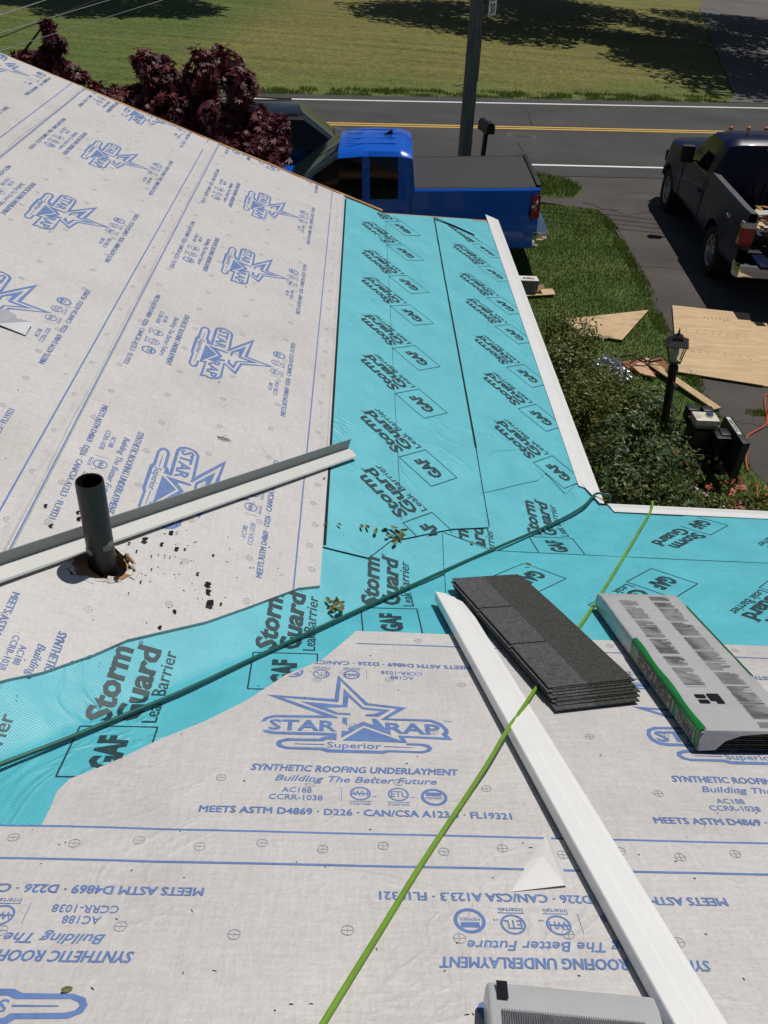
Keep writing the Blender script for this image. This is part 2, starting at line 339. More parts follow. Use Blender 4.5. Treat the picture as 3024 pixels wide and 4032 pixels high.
fl = px_plan([(1712, 862), (1862, 871), (1867, 930), (1830, 917)], PB)
flap = plan_sheet('leak_barrier_patch', fl, 0.017, teal, grid=0, thick=0.002)
# dark lines: bitumen selvedges, and one painted shadow of a sheet edge
def strip(pts, w, layer, m, parent, name, fn=PR):
    """narrow ribbon along pixel polyline on the roof"""
    q = [Vector(fn(x, y)[:2]) for x, y in pts]; b = MB(); Lf = []; Rt = []
    for i, p in enumerate(q):
        d = (q[min(i + 1, len(q) - 1)] - q[max(0, i - 1)]).normalized(); n = Vector((-d.y, d.x))
        for s, l in ((1, Lf), (-1, Rt)):
            z = p + n * (w / 2 * s); l.append((z.x, z.y, rz(z.x, z.y) + layer + wr(z.x, z.y)))
    k = len(q); b.add(Lf + Rt, [(i, i + 1, k + i + 1, k + i) for i in range(k - 1)]); return b.build(name, m, parent)
strip([(1708, 862), (1750, 1100), (1800, 1370), (1873, 1772)], 0.012, 0.0135, M_BITUMEN, tealB2, 'selvedge_shade_line')
strip([(1361, 790), (1340, 1130), (1308, 1660), (1278, 2155)], 0.012, 0.0138, M_BITUMEN, tealB2, 'selvedge_shade_line')  # shadow of the raised underlayment edge, painted as a black strip
strip([(1712, 868), (1790, 897), (1868, 933)], 0.03, 0.0192, M_BITUMEN, flap, 'selvedge_shade_line', PB)
strip([(1873, 1772), (1897, 1920), (1925, 2080)], 0.005, 0.0136, M_BITUMEN, tealB2, 'selvedge_shade_line')
strip([(1745, 2106), (1950, 2177), (2300, 2194), (2700, 2212), (3100, 2229)], 0.004, 0.0136, M_BITUMEN, tealA2, 'selvedge_shade_line')
strip([(1518, 880), (1530, 1100), (1550, 1500), (1580, 2060)], 0.002, 0.0138, M_BLACKINK, tealB2, 'release_split')
# ------------------------------------------------------------------ underlayment sheets
LW = 0.018
eA = px_plan([(1399, 2497), (1392, 2507), (1266, 2612), (1122, 2671), (970, 2773), (802, 2857), (633, 2924), (439, 3017), (278, 3081), (228, 3131), (203, 3194), (169, 3262)], PA)
wrapA1 = plan_sheet('underlayment_sheet', [uA(9, 1.621)] + eA + [uA(-0.86, 2.80), uA(9, 2.80)], 0.016, [M_WRAP], thick=0.012)
wrapA2 = plan_sheet('underlayment_sheet', [uA(9, 2.704), uA(-1.0, 2.704), uA(-1.9, 2.76), uA(-3.1, 3.8), uA(9, 3.8)], 0.021, [M_WRAP])
wrapA3 = plan_sheet('underlayment_sheet', [uA(9, 3.76), uA(-2.2, 3.76), uA(-4.2, 6.1), uA(9, 6.1)], 0.026, [M_WRAP], grid=0.3)
eB = px_plan([(1259, 2319), (1175, 2328), (995, 2396), (814, 2459), (678, 2491), (582, 2515), (506, 2532), (371, 2591), (169, 2659), (0, 2697)], PB)
torn = blob(PX - 0.005, PY - 0.012, 0.088, 26, 0.16, 1.25, 0.85, 0.75, seed=9)
wrapB1 = plan_sheet('underlayment_sheet', [uB(7.16, 2.72), uB(7.16, 1.581), uB(6.9, 1.581), uB(3.2, 1.581)] + eB + [uB(0.9, 2.72)], 0.016, [M_WRAP], grid=0.09, holes=[torn], thick=0.0115)
wrapB2 = plan_sheet('underlayment_sheet', [uB(7.16, 3.76), uB(7.16, 2.635), uB(1.05, 2.635), uB(-0.1, 3.76)], 0.021, [M_WRAP])
wrapB3 = plan_sheet('underlayment_sheet', [uB(7.16, 4.86), uB(7.16, 3.685), uB(0.1, 3.685), uB(-1.0, 4.86)], 0.026, [M_WRAP])
wrapB4 = plan_sheet('underlayment_sheet', [uB(7.16, 6.15), uB(7.16, 4.8), uB(-1.0, 4.8), uB(-2.2, 6.15)], 0.031, [M_WRAP], grid=0.3)
# soft folds where one underlayment sheet laps the next
def lap(fn, v, u0, u1, layer, sheet, seed):
    b = MB(); V = []; n = int((u1 - u0) / 0.05); prof = [(-0.03, 0.0), (-0.018, 0.003), (-0.008, 0.008), (0.0, 0.010), (0.006, 0.007), (0.010, 0.001)]
    for i in range(n + 1):
        u = u0 + (u1 - u0) * i / n; a = 0.55 + 0.6 * noise.noise(Vector((u * 1.3, seed, 0))) + 0.25 * noise.noise(Vector((u * 6, seed, 3))); dv = 0.006 * noise.noise(Vector((u * 2.2, 4, seed)))
        for s, h in prof:
            x, y = fn(u, v - s + dv); V.append((x, y, rz(x, y) + layer + 0.0006 + h * max(0.12, a) + wr(x, y)))
    k = len(prof); return b.add(V, [(i * k + j, i * k + j + 1, (i + 1) * k + j + 1, (i + 1) * k + j) for i in range(n) for j in range(k - 1)]).build('lap_fold', M_WRAP, sheet, smooth=70)
lap(uB, 2.660, 1.3, 7.155, 0.021, wrapB2, 1.0); lap(uB, 3.712, 0.4, 7.155, 0.026, wrapB3, 2.0); lap(uB, 1.600, 3.3, 7.155, 0.016, wrapB1, 5.0)
# ------------------------------------------------------------------ drip edges
def drip(name, a, b, inn, m):
    """a,b: plan ends along the eave; inn: unit plan vector pointing up the slope"""
    bb = MB(); rows = [(-0.012, -0.075), (-0.012, -0.004), (-0.004, 0.011), (0.03, 0.0115), (0.034, 0.013), (0.07, 0.013), (0.074, 0.0115), (0.128, 0.0125)]
    n = 24; k = 0; V = []
    for i in range(n + 1):
        t = i / n; p = Vector(a).lerp(Vector(b), t)
        for off, hz_ in rows:
            q = p + Vector(inn) * off; z = (EZ + max(0, off) * TT if off > -0.01 else EZ) + hz_ + 0.0006 * noise.noise(Vector((t * 30, off * 20, 0)))
            V.append((q.x, q.y, z))
    r = len(rows); F = [(i * r + j, i * r + j + 1, (i + 1) * r + j + 1, (i + 1) * r + j) for i in range(n) for j in range(r - 1)]
    return bb.add(V, F).build(name, m, house, smooth=25)
drip('drip_edge', (CX + 0.02, CY), (9.0, CY), (0, -1), M_WHITE)
drip('drip_edge', (CX, EAVE_F), (CX, CY + 0.10), (-1, 0), M_WHITE)
tip = MB()
tip.add([(CX + 0.006, CY + 0.10, EZ + 0.012), (CX - 0.12, CY + 0.16, EZ + 0.052), (CX - 0.03, CY - 0.02, EZ + 0.03), (CX + 0.004, CY + 0.0, EZ + 0.012)], [(0, 1, 2, 3)]).build('drip_edge_corner', M_WHITE, house)
# ------------------------------------------------------------------ flat print (lettering and logos) on the sheets
_txt = {}
def text2d(s, shear=0.0, bold=0.0, res=2):
    k = (s, shear, bold)
    if k in _txt: return _txt[k]
    c = bpy.data.curves.new('t', 'FONT'); c.body = s; c.size = 1; c.shear = shear; c.offset = bold; c.resolution_u = res; c.fill_mode = 'FRONT'
    o = bpy.data.objects.new('t', c); COL.objects.link(o)
    dg = bpy.context.evaluated_depsgraph_get(); me = o.evaluated_get(dg).to_mesh()
    V = [(v.co.x, v.co.y) for v in me.vertices]; F = [tuple(p.vertices) for p in me.polygons]
    o.evaluated_get(dg).to_mesh_clear(); bpy.data.objects.remove(o); bpy.data.curves.remove(c)
    _txt[k] = (V, F); return _txt[k]
_capH = max(y for x, y in text2d('H')[0])
class P2:
    def __init__(s): s.v = []; s.f = []
    def add(s, V, F): k = len(s.v); s.v += V; s.f += [tuple(i + k for i in f) for f in F]; return s
    def poly(s, pts):
        P = [Vector((x, y, 0)) for x, y in pts]; return s.add(list(pts), [tuple(t) for t in tessellate_polygon([P])])
    def text(s, st, x0, x1, base, cap, shear=0.0, bold=0.0, rot=False, fake=0.0):
        V, F = text2d(st, shear, bold); a = min(v[0] for v in V); b = max(v[0] for v in V)
        q = [(x0 + (x - a) / (b - a) * (x1 - x0), base + y / _capH * cap) for x, y in V]
        if fake:                                  # heavier strokes: copies shifted along the line, a hair apart in height
            s.add([(x + fake, y, 0.0002) for x, y in q], F); s.add([(x + fake * 0.5, y + fake * 0.35, 0.0004) for x, y in q], F)
        return s.add(q, F)
    def ring(s, cx, cy, r, w, n=20, sy=1.0):
        V = [];
        for rr in (r, r - w): V += [(cx + rr * math.cos(2 * math.pi * i / n), cy + sy * rr * math.sin(2 * math.pi * i / n)) for i in range(n)]
        return s.add(V, [(i, (i + 1) % n, n + (i + 1) % n, n + i) for i in range(n)])
    def line(s, x0, y0, x1, y1, w):
        d = Vector((x1 - x0, y1 - y0)).normalized(); nx, ny = -d.y * w / 2, d.x * w / 2
        return s.add([(x0 + nx, y0 + ny), (x1 + nx, y1 + ny), (x1 - nx, y1 - ny), (x0 - nx, y0 - ny)], [(0, 3, 2, 1)])
    def frame(s, x0, y0, x1, y1, w):
        for a in ((x0, y0, x1, y0), (x1, y0, x1, y1), (x1, y1, x0, y1), (x0, y1, x0, y0)):
            s.line(*a, w)
        return s
def put(p2, fn, layer, m, parent, name, clips=(), valley=False, grid=0.12, off=0.0008):
    """map a flat print onto the roof: fn(x, y) -> plan point; clips: (px, py, nx, ny) keep side n"""
    bm = bmesh.new(); bv = [bm.verts.new((*t, 0)[:3]) for t in p2.v]
    for f in p2.f:
        try: bm.faces.new([bv[i] for i in f])
        except ValueError: pass
    allg = lambda: bm.verts[:] + bm.edges[:] + bm.faces[:]
    if valley: bmesh.ops.bisect_plane(bm, geom=allg(), plane_co=(0, 0, 0), plane_no=valley, dist=1e-6)
    for v in bm.verts:
        x, y = fn(v.co.x, v.co.y); v.co = (x, y, v.co.z)
    for px, py, nx, ny in clips:
        bmesh.ops.bisect_plane(bm, geom=allg(), plane_co=(px, py, 0), plane_no=(nx, ny, 0), dist=1e-6, clear_inner=True)
    if not bm.faces: bm.free(); return None
    if not valley: bmesh.ops.bisect_plane(bm, geom=allg(), plane_co=(CX, CY, 0), plane_no=(1, -1, 0), dist=1e-6)
    xs = [v.co.x for v in bm.verts]; ys = [v.co.y for v in bm.verts]
    for ax, lo, hi in ((0, min(xs), max(xs)), (1, min(ys), max(ys))):
        for k in range(math.floor(lo / grid) + 1, math.ceil(hi / grid)):
            co = [0, 0, 0]; no = [0, 0, 0]; co[ax] = k * grid; no[ax] = 1
            bmesh.ops.bisect_plane(bm, geom=allg(), plane_co=co, plane_no=no, dist=1e-6)
    for f in bm.faces:
        f.normal_update()
        if f.normal.z < 0: f.normal_flip()
    for v in bm.verts: v.co.z += rz(v.co.x, v.co.y) + layer + off + wr(v.co.x, v.co.y)
    me = bpy.data.meshes.new(name); bm.to_mesh(me); bm.free(); me.materials.append(m)
    return link(name, me, parent)
LOGO = {'star': [(-0.27,0.165),(-0.063,0.152),(-0.054,0.294),(0.038,0.134),(0.155,0.114),(0.095,0.054),(0.074,0.044),(0.126,0.107),(0.029,0.123),(-0.044,0.261),(-0.05,0.134),(-0.223,0.152),(-0.052,0.053),(-0.052,0.044),(-0.085,0.0595),(-0.098,0.062)],
'inner': [(-0.165,0.133),(-0.038,0.119),(-0.035,0.214),(0.024,0.11),(0.104,0.099),(0.069,0.061),(0.03,0.061),(0.03,0.071),(0.056,0.075),(0.078,0.09),(0.021,0.099),(-0.02,0.166),(-0.023,0.107),(-0.088,0.103),(-0.052,0.076),(-0.016,0.076),(-0.013,0.064),(-0.058,0.066)],
'ban1': [(-0.083,0.059),(-0.239,0.054),(-0.264,0.039),(-0.275,0.01),(-0.273,-0.015),(-0.257,-0.037),(-0.231,-0.044),(-0.066,-0.043),(-0.091,-0.049),(-0.102,-0.06),(-0.054,-0.064),(-0.053,-0.029),(-0.228,-0.03),(-0.249,-0.023),(-0.261,-0.006),(-0.262,0.014),(-0.252,0.033),(-0.23,0.042),(-0.067,0.047),(-0.0525,0.0435)],
'W': [(-0.038,0.052),(-0.025,0.051),(-0.023,-0.003),(0.022,0.032),(0.054,0.015),(0.047,0.048),(0.061,0.049),(0.103,-0.033),(0.024,0.013),(-0.041,-0.052)],
'tri': [(0.024,0.001),(0.145,-0.0675),(-0.038,-0.065)],
'ban2': [(0.086,0.052),(0.225,0.055),(0.254,0.036),(0.269,0.007),(0.269,-0.01),(0.263,-0.021),(0.275,-0.047),(0.138,-0.043),(0.145,-0.068),(0.132,-0.068),(0.12,-0.033),(0.254,-0.035),(0.247,-0.018),(0.256,-0.006),(0.255,0.007),(0.242,0.028),(0.22,0.043),(0.074,0.0435)],
'pill': [(-0.095,-0.06),(-0.193,-0.062),(-0.216,-0.074),(-0.221,-0.09),(-0.213,-0.105),(-0.189,-0.114),(-0.097,-0.114),(-0.079,-0.123),(0.075,-0.122),(0.094,-0.114),(0.184,-0.115),(0.207,-0.105),(0.214,-0.091),(0.206,-0.074),(0.188,-0.069),(0.145,-0.069),(0.139,-0.078),(0.183,-0.08),(0.195,-0.083),(0.201,-0.092),(0.193,-0.101),(0.181,-0.105),(0.087,-0.104),(0.072,-0.109),(-0.072,-0.108),(-0.088,-0.101),(-0.187,-0.103),(-0.202,-0.096),(-0.207,-0.088),(-0.201,-0.079),(-0.185,-0.074),(-0.091,-0.072),(-0.08,-0.061)],
'l1': [(-0.17,-0.0865),(-0.087,-0.085),(-0.087,-0.0895),(-0.17,-0.089)], 'l2': [(0.079,-0.086),(0.164,-0.089),(0.164,-0.0915),(0.078,-0.0905)]}
logo2 = P2()
for v in LOGO.values(): logo2.poly(v)
logo2.text('STAR', -0.250, -0.053, -0.020, 0.050, bold=0.03); logo2.text('RAP', 0.086, 0.246, -0.022, 0.050, bold=0.03); logo2.text('Superior', -0.080, 0.071, -0.100, 0.026, bold=0.012); logo2.text('TM', 0.259, 0.284, 0.042, 0.010)
def info(p, rot=False, seals=False):
    q = P2()
    if seals: q2, q = q, P2()
    q.text('AC188', -0.19, -0.114, -0.298, 0.020, bold=0.012); q.text('CCRR-1038', -0.220, -0.085, -0.327, 0.020, bold=0.012)
    q.text('MEETS ASTM D4869 · D226 · CAN/CSA A123.3 · FL19321', -0.385, 0.384, -0.382, 0.023, fake=0.0024)
    if seals: q = q2
    else: return p.add([(-t[0], -t[1] + 0.004, *t[2:]) if rot else t for t in q.v], q.f)
    q.line(-0.038, -0.275, -0.038, -0.330, 0.0014)
    for cx in (0.010, 0.107):
        q.ring(cx, -0.296, 0.027, 0.0045); q.text('Intertek', cx - 0.027, cx + 0.027, -0.341, 0.012); q.line(cx - 0.028, -0.327, cx + 0.028, -0.327, 0.0018); q.text('us', cx + 0.029, cx + 0.041, -0.309, 0.006)
    q.text('WH', -0.010, 0.030, -0.3055, 0.020, bold=0.01); q.line(-0.012, -0.296, 0.032, -0.296, 0.004)
    q.text('ETL', 0.088, 0.126, -0.307, 0.023, bold=0.01)
    q.ring(0.198, -0.304, 0.034, 0.008, 26); q.text('MEMBER', 0.176, 0.220, -0.312, 0.008); q.poly([(0.178, -0.300), (0.218, -0.300), (0.218, -0.286), (0.178, -0.286)])
    p.add([(-t[0], -t[1] + 0.004) if rot else t for t in q.v], q.f)
titl = P2(); titl.text('SYNTHETIC ROOFING UNDERLAYMENT', -0.277, 0.272, -0.211, 0.026, shear=0.18, fake=0.0024); titl.text('Building The Better Future', -0.211, 0.211, -0.252, 0.024, shear=0.3, bold=0.014)
lett = P2(); info(lett); revl = P2(); info(revl, True); seal = P2(); info(seal, False, True); rseal = P2(); info(rseal, True, True)
def sblock(fn, layer, sheet, clips=()):
    put(logo2, fn, layer, M_BLUEINK, sheet, 'printed_logo', clips); [put(p_, fn, layer, M_BLUEINK, sheet, 'printed_lettering', clips) for p_ in (titl, lett, revl)]; [put(p_, fn, layer, M_BLUEINK, sheet, 'printed_seal', clips) for p_ in (seal, rseal)]
def hp(p, q, keep):
    """half plane through plan points p, q keeping the side of point keep"""
    n = Vector((-(q[1] - p[1]), q[0] - p[0])); s = 1 if n.dot(Vector((keep[0] - p[0], keep[1] - p[1]))) > 0 else -1
    return (p[0], p[1], n.x * s, n.y * s)
clA = [hp(eA[2], eA[7], uA(1, 2.5)), hp(uA(0, 1.63), uA(1, 1.63), uA(0, 2))]
for k in range(0, 4): sblock(lambda x, y, k=k: uA(0.0885 + 1.132 * k + x, 2.25 - y), 0.016, wrapA1, clA if k < 1 else [clA[1]])
for k in range(-1, 3): sblock(lambda x, y, k=k: uA(0.520 + 1.146 * k - x, 3.265 + y), 0.021, wrapA2)
rk = hp(uB(7.155, 0), uB(7.155, 1), uB(3, 1)); vb = hp(eB[1], eB[8], uB(5, 2))
for k in range(-2, 4): sblock(lambda x, y, k=k: uB(3.886 + 1.147 * k - x, 2.195 - y), 0.016, wrapB1, [rk, vb] + ([hp(uB(2.2, 0), uB(2.2, 1), uB(3, 0))] if 0 else []))
for k in range(-1, 4): sblock(lambda x, y, k=k: uB(3.657 + 1.147 * k - x, 3.245 - y), 0.021, wrapB2, [rk])
for k in range(-2, 2): sblock(lambda x, y, k=k: uB(5.72 + 1.147 * k - x, 4.295 - y), 0.026, wrapB3, [rk])
def vline(fn, v, u0, u1, layer, sheet, clips=()):
    p = P2(); p.line(u0, v, u1, v, 0.0065); put(p, fn, layer, M_BLUEINK, sheet, 'printed_line', clips, off=0.0009)
vline(uA, 1.733, -0.2, 9, 0.016, wrapA1, [clA[0]]); vline(uA, 2.697, -0.82, 9, 0.016, wrapA1); vline(uA, 2.807, -2.0, 9, 0.021, wrapA2); vline(uA, 3.70, -2.4, 9, 0.021, wrapA2)
vline(uB, 1.687, 1.5, 7.155, 0.016, wrapB1, [vb]); vline(uB, 2.640, 1.3, 7.155, 0.021, wrapB2); vline(uB, 2.726, 1.2, 7.155, 0.021, wrapB2); vline(uB, 3.69, 0.5, 7.155, 0.026, wrapB3); vline(uB, 3.785, 0.5, 7.155, 0.026, wrapB3)
def marks(fn, sheet, layer, rows, u0, u1, step, clips):
    p = P2()
    for i, v in enumerate(rows):
        u = u0 + (i % 2) * step / 2; j = 0
        while u < u1:
            vv = v + (0.008 if j % 2 else -0.008); p.ring(u, vv, 0.0135, 0.0014, 14); p.line(u - 0.012, vv, u + 0.012, vv, 0.0011); p.line(u, vv - 0.012, u, vv + 0.012, 0.0011); u += step; j += 1
    o = put(p, fn, layer, M_GREYINK, sheet, 'nailing_mark', clips, off=0.0012)
    if o: o['kind'] = 'stuff'
marks(uA, wrapA1, 0.016, [1.69, 1.98, 2.25, 2.505], -0.374, 3.2, 0.229, [clA[0]]); marks(uA, wrapA2, 0.021, [2.748], -0.975, 3.2, 0.1405, []); marks(uA, wrapA2, 0.021, [3.0, 3.25], -0.85, 3.2, 0.229, [])
marks(uB, wrapB1, 0.016, [1.63], 2.2, 7.1, 0.1405, [vb]); marks(uB, wrapB1, 0.016, [1.86, 2.10, 2.34, 2.58], 1.3, 7.1, 0.229, [vb]); marks(uB, wrapB2, 0.021, [2.683], 1.3, 7.1, 0.1405, []); marks(uB, wrapB2, 0.021, [2.9, 3.15, 3.4], 1.3, 7.1, 0.229, [])
# leak barrier print: local axes r (reading) and up at 45 degrees to the roll
box2 = P2().frame(-0.23, -0.214, 0, 0, 0.005); gaf2 = P2(); gaf2.text('GAF', -0.195, -0.045, -0.143, 0.072, bold=0.05)
for v, f in ((gaf2.v, gaf2.f),): box2.add(v, f)
storm2 = P2(); storm2.text('Storm', 0.03, 0.325, -0.072, 0.068, bold=0.035); storm2.text('Guard', 0.03, 0.352, -0.155, 0.068, bold=0.035); storm2.text('R', 0.357, 0.364, -0.093, 0.008); storm2.ring(0.3605, -0.089, 0.008, 0.001, 12); storm2.text('Leak Barrier', 0.022, 0.36, -0.206, 0.042, bold=0.006)
S2 = math.sqrt(0.5)
def gblock(fn, a0, v0, layer, sheet, clips=(), sgn=1, valley=False, which='bs'):
    """fn(a, v) -> plan; reading = (+a, +v), up = (-a, +v)"""
    g = lambda r, u: (a0 + (r - u) * S2 * sgn, v0 + (r + u) * S2)
    if 'b' in which: put(box2, (lambda r, u: fn(*g(r, u))), layer, M_BLACKINK, sheet, 'printed_logo', clips, valley)
    if 's' in which: put(storm2, (lambda r, u: fn(*g(r, u))), layer, M_BLACKINK, sheet, 'printed_lettering', clips, valley)
hipc = hp(uB(7.13, 1.245), uB(8.34, 0.03), uB(3, 1)); endB2 = hp(pC_[3], pC_[5], uB(5, 1)); rkt = hp(uB(7.14, 0), uB(7.14, 1), uB(3, 1))
for i, y in enumerate((6.956, 6.412, 5.793, 5.279, 4.669, 4.121, 3.493, 2.966)):
    gblock(uB, y, 1.222, 0.0125, tealB2, [hipc] + ([rkt] if i == 0 else []) + ([endB2] if i > 5 else []))
for i, y in enumerate((7.287, 6.77, 6.136, 5.641, 5.017, 4.482, 3.9)):
    gblock(uB, y, 0.403, 0.0085, tealB1, [hipc, hp(uB(0, 0.10), uB(1, 0.10), uB(0, 1))])
for x in (0.83, 1.401, 1.98, 2.52, 3.13): gblock(uA, x, 1.235, 0.0125, tealA2, (), -1)
for x in (1.885, 2.47, 3.0, 3.6): gblock(uA, x, 0.428, 0.0085, tealA1, [hp(cA[0], cA[1], uA(3, 0.4)), hp(uA(0, 0.10), uA(1, 0.10), uA(0, 1))], -1)
for s in (0.77, 1.345, 1.962, 2.492, 3.125, 3.66, 4.28):
    # along the valley: a points down the valley (s decreases), v points to the wing side
    put(box2, lambda r, u, s=s: uV(s - (r - u) * S2, -0.005 + (r + u) * S2), 0.0045, M_BLACKINK, valley, 'printed_logo', (), (1, 1, 0))
    put(storm2, lambda r, u, s=s: uV(s - (r - u) * S2, -0.005 + (r + u) * S2), 0.0045, M_BLACKINK, valley, 'printed_lettering', (), (1, 1, 0))
# ------------------------------------------------------------------ things lying on the roof
def spline(pts, n=6):
    P = [Vector(p) for p in pts]; out = []
    for i in range(len(P) - 1):
        a, b, c, d = P[max(i - 1, 0)], P[i], P[i + 1], P[min(i + 2, len(P) - 1)]
        for k in range(n):
            t = k / n; out.append(0.5 * ((2 * b) + (c - a) * t + (2 * a - 5 * b + 4 * c - d) * t * t + (3 * b - a - 3 * c + d) * t ** 3))
    out.append(P[-1]); return out
def frameA(u, v, h=0.0):                      # 3D point on the near slope
    x, y = uA(u, v); return Vector((x, y, zA(y))) + NA * h
def frameB(u, v, h=0.0):
    x, y = uB(u, v); return Vector((x, y, zB(x))) + NB * h
# vent pipe
M_PIPE = mat('black_abs', (0.010, 0.011, 0.011), 0.42, var=0.5, vscale=25, bump=0.15, bscale=60)
M_TAR = mat('tar', (0.012, 0.010, 0.009), 0.7, bump=0.8, bscale=90, col2=(0.035, 0.028, 0.024), cscale=30)
M_CAULK = mat('dried_sealant', (0.22, 0.21, 0.20), 0.8, var=0.4, vscale=40)
vp = thing('vent_pipe', 'black plastic vent pipe standing in a torn hole in the grey underlayment', 'pipe', (PX, PY, PIPE.z - 0.25))
MB().lathe([(0.0375, 0.0), (0.0445, 0.0), (0.0445, 0.594), (0.043, 0.60), (0.039, 0.60), (0.0375, 0.595), (0.0375, 0.05)], n=40).build('pipe_wall', M_PIPE, vp, smooth=40)
b = MB(); q = random.Random(5)
for a0, a1, z0 in ((3.6, 4.4, 0.335), (5.2, 6.2, 0.352)):
    V = []; n = 9
    for i in range(n + 1):
        t = a0 + (a1 - a0) * i / n
        for j in range(4):
            z = z0 + (j - 1.5) * 0.012 * (1 - abs(i / n - 0.5)) + q.uniform(-0.004, 0.004); r = 0.0447 + (0.0032 if j in (1, 2) else 0) * q.uniform(0.5, 1)
            V.append((r * math.cos(t), r * math.sin(t), z))
    b.add(V, [(i * 4 + j, i * 4 + j + 1, i * 4 + j + 5, i * 4 + j + 4) for i in range(n) for j in range(3)])
b.build('sealant_smear', M_CAULK, vp, smooth=60)
# torn edge of the sheet round the pipe
M_FELT = mat('torn_plywood_splinters', (0.40, 0.19, 0.075), 0.85, var=0.3, vscale=50)
q = random.Random(11); b = MB(); bt = MB()
for i in range(15):
    t = 2 * math.pi * i / 15 + q.uniform(-0.1, 0.1); ct, st = math.cos(t + 0.75), math.sin(t + 0.75)
    r0, r1 = 0.100 * (1.05 if i % 2 else 0.95), 0.078 + q.uniform(-0.012, 0.012); w = 0.018 + q.uniform(0, 0.014); e = 1.0 + 0.25 * abs(math.cos(t))
    def pp(r, s, h):
        x = PX - 0.005 + ct * r * e - st * s; y = PY - 0.012 + st * r * e * 0.8 + ct * s; return (x, y, zB(x) + 0.0175 + h)
    (b if i % 6 else bt).add([pp(r0, -w, 0.0), pp(r0, w, 0.0), pp(0.5 * (r0 + r1), w * 0.7, q.uniform(0.001, 0.006)), pp(0.5 * (r0 + r1), -w * 0.8, q.uniform(0.002, 0.010)), pp(r1, q.uniform(-w, w), q.uniform(-0.014, 0.004))], [(0, 1, 2, 3), (3, 2, 4)])
b.build('torn_edge', M_WRAP, wrapB1); bt.build('torn_edge', M_FELT, wrapB1)
# tar crumbs
q = random.Random(21)
def crumb_mesh(seed):
    r = random.Random(seed); bm = bmesh.new(); bmesh.ops.create_icosphere(bm, subdivisions=1, radius=1)
    for v in bm.verts: v.co = Vector((v.co.x, v.co.y, v.co.z * 0.55)) * r.uniform(0.55, 1.25)
    me = bpy.data.meshes.new('tar_crumb'); bm.to_mesh(me); bm.free(); me.materials.append(M_TAR); return me
cm = [crumb_mesh(i) for i in range(5)]
CR = [(200,430,9),(340,460,9),(343,487,10),(222,517,9),(630,577,15),(705,598,10),(768,616,10),(806,620,6),(563,594,7),(596,630,5),(930,647,6),(860,727,9),(905,772,14),(908,803,13),(918,858,19),(962,858,7),(697,962,9),(614,762,6),(1412,312,7),(507,745,12),(745,548,11),(762,890,8),(660,708,4),(690,645,4),(718,650,5),(740,655,4),(660,650,4),(790,680,4),(1090,700,4),(560,812,4)]
for i, (a, c, s) in enumerate(CR):
    p = PB(a * 0.9042, 1600 + c * 0.9042, 0.018 + s * 0.0005)
    o = link('tar_crumb', cm[i % 5]); o.location = p; k = s * 0.0009; o.scale = (k * q.uniform(0.8, 1.3), k, k * 0.9); o.rotation_euler = (0, TR * 0.9, q.uniform(0, 6))
    tag(o, 'black tar crumb scattered on the grey underlayment near the vent pipe', 'crumb', 'tar crumbs around the vent pipe')
# dry leaves
M_LEAF = [mat('dry_leaf', (0.15, 0.19, 0.055), 0.7, var=0.35, vscale=40), mat('dry_leaf_brown', (0.17, 0.17, 0.06), 0.7, var=0.3, vscale=40)]
def leaf_mesh(seed, L=0.046, Wd=0.020):
    r = random.Random(seed); b = MB(); V = []; nx, ny = 7, 5; curl = r.uniform(1.6, 3.0); bend = r.uniform(-0.6, 0.9)
    for i in range(nx):
        t = i / (nx - 1); w = Wd * math.sin(math.pi * min(0.98, 0.06 + t * 0.92)) ** 0.7
        for j in range(ny):
            s = (j / (ny - 1) - 0.5); a = s * curl
            V.append(((t - 0.5) * L, w * math.sin(a) / curl * 1.4, w * (1 - math.cos(a)) / curl * 1.2 + bend * L * (t - 0.5) ** 2 + r.uniform(-0.0012, 0.0012)))
    b.add(V, [(i * ny + j, i * ny + j + 1, (i + 1) * ny + j + 1, (i + 1) * ny + j) for i in range(nx - 1) for j in range(ny - 1)])
    me = bpy.data.meshes.new('dry_leaf'); me.from_pydata(b.v, [], b.f); me.materials.append(M_LEAF[seed % 2]); return me
lm = [leaf_mesh(i) for i in range(6)]
q = random.Random(8)
LV = [(1515,2098),(1532,2108),(1548,2100),(1540,2124),(1566,2116),(1578,2130),(1556,2136),(1590,2108),(1524,2128),(1552,2150)]
L2 = [(1292,2380),(1306,2392),(1318,2402),(1300,2410),(1338,2398),(1348,2410),(1326,2380),(1310,2424),(1336,2424)]
LS = [(1424,2092,0.7,'leaf scrap left of the curled heap, second from the wing sheet edge'),(1447,2094,0.7,'leaf scrap left of the curled heap, middle of three in a row'),(1479,2114,0.9,'leaf scrap touching the left of the curled heap'),(1335,2083,0.5,'tiny leaf scrap close to the grey sheet edge above the valley'),(1856,2153,0.5,'tiny leaf scrap just above the dark green hose'),(2075,2240,0.6,'leaf scrap above the far end of the loose shingle stack'),(1283,2082,0.5,'tiny leaf scrap on the dark sheet edge beside the metal angle'),(270,3920,0.45,'olive leaf scrap on the printed pill outline at bottom left')]
for grp, l in (('dry leaf in the curled heap below the wing\'s upper leak barrier strip', LV), ('dry leaf in the heap against the dark green hose by the grey sheet\'s corner', L2)):
    for i, (x, y) in enumerate(l):
        p = PR(x, y); o = link('dry_leaf', lm[(i * 5 + len(grp)) % 6]); o.location = p + Vector((0, 0, 0.020 + 0.005 * (i % 3))); o.rotation_euler = (q.uniform(-0.7, 0.7), q.uniform(-0.7, 0.7), q.uniform(0, 6)); s = q.uniform(0.6, 0.95); o.scale = (s, s, s)
        tag(o, grp, 'leaf', grp.replace('leaf', 'leaves', 1))
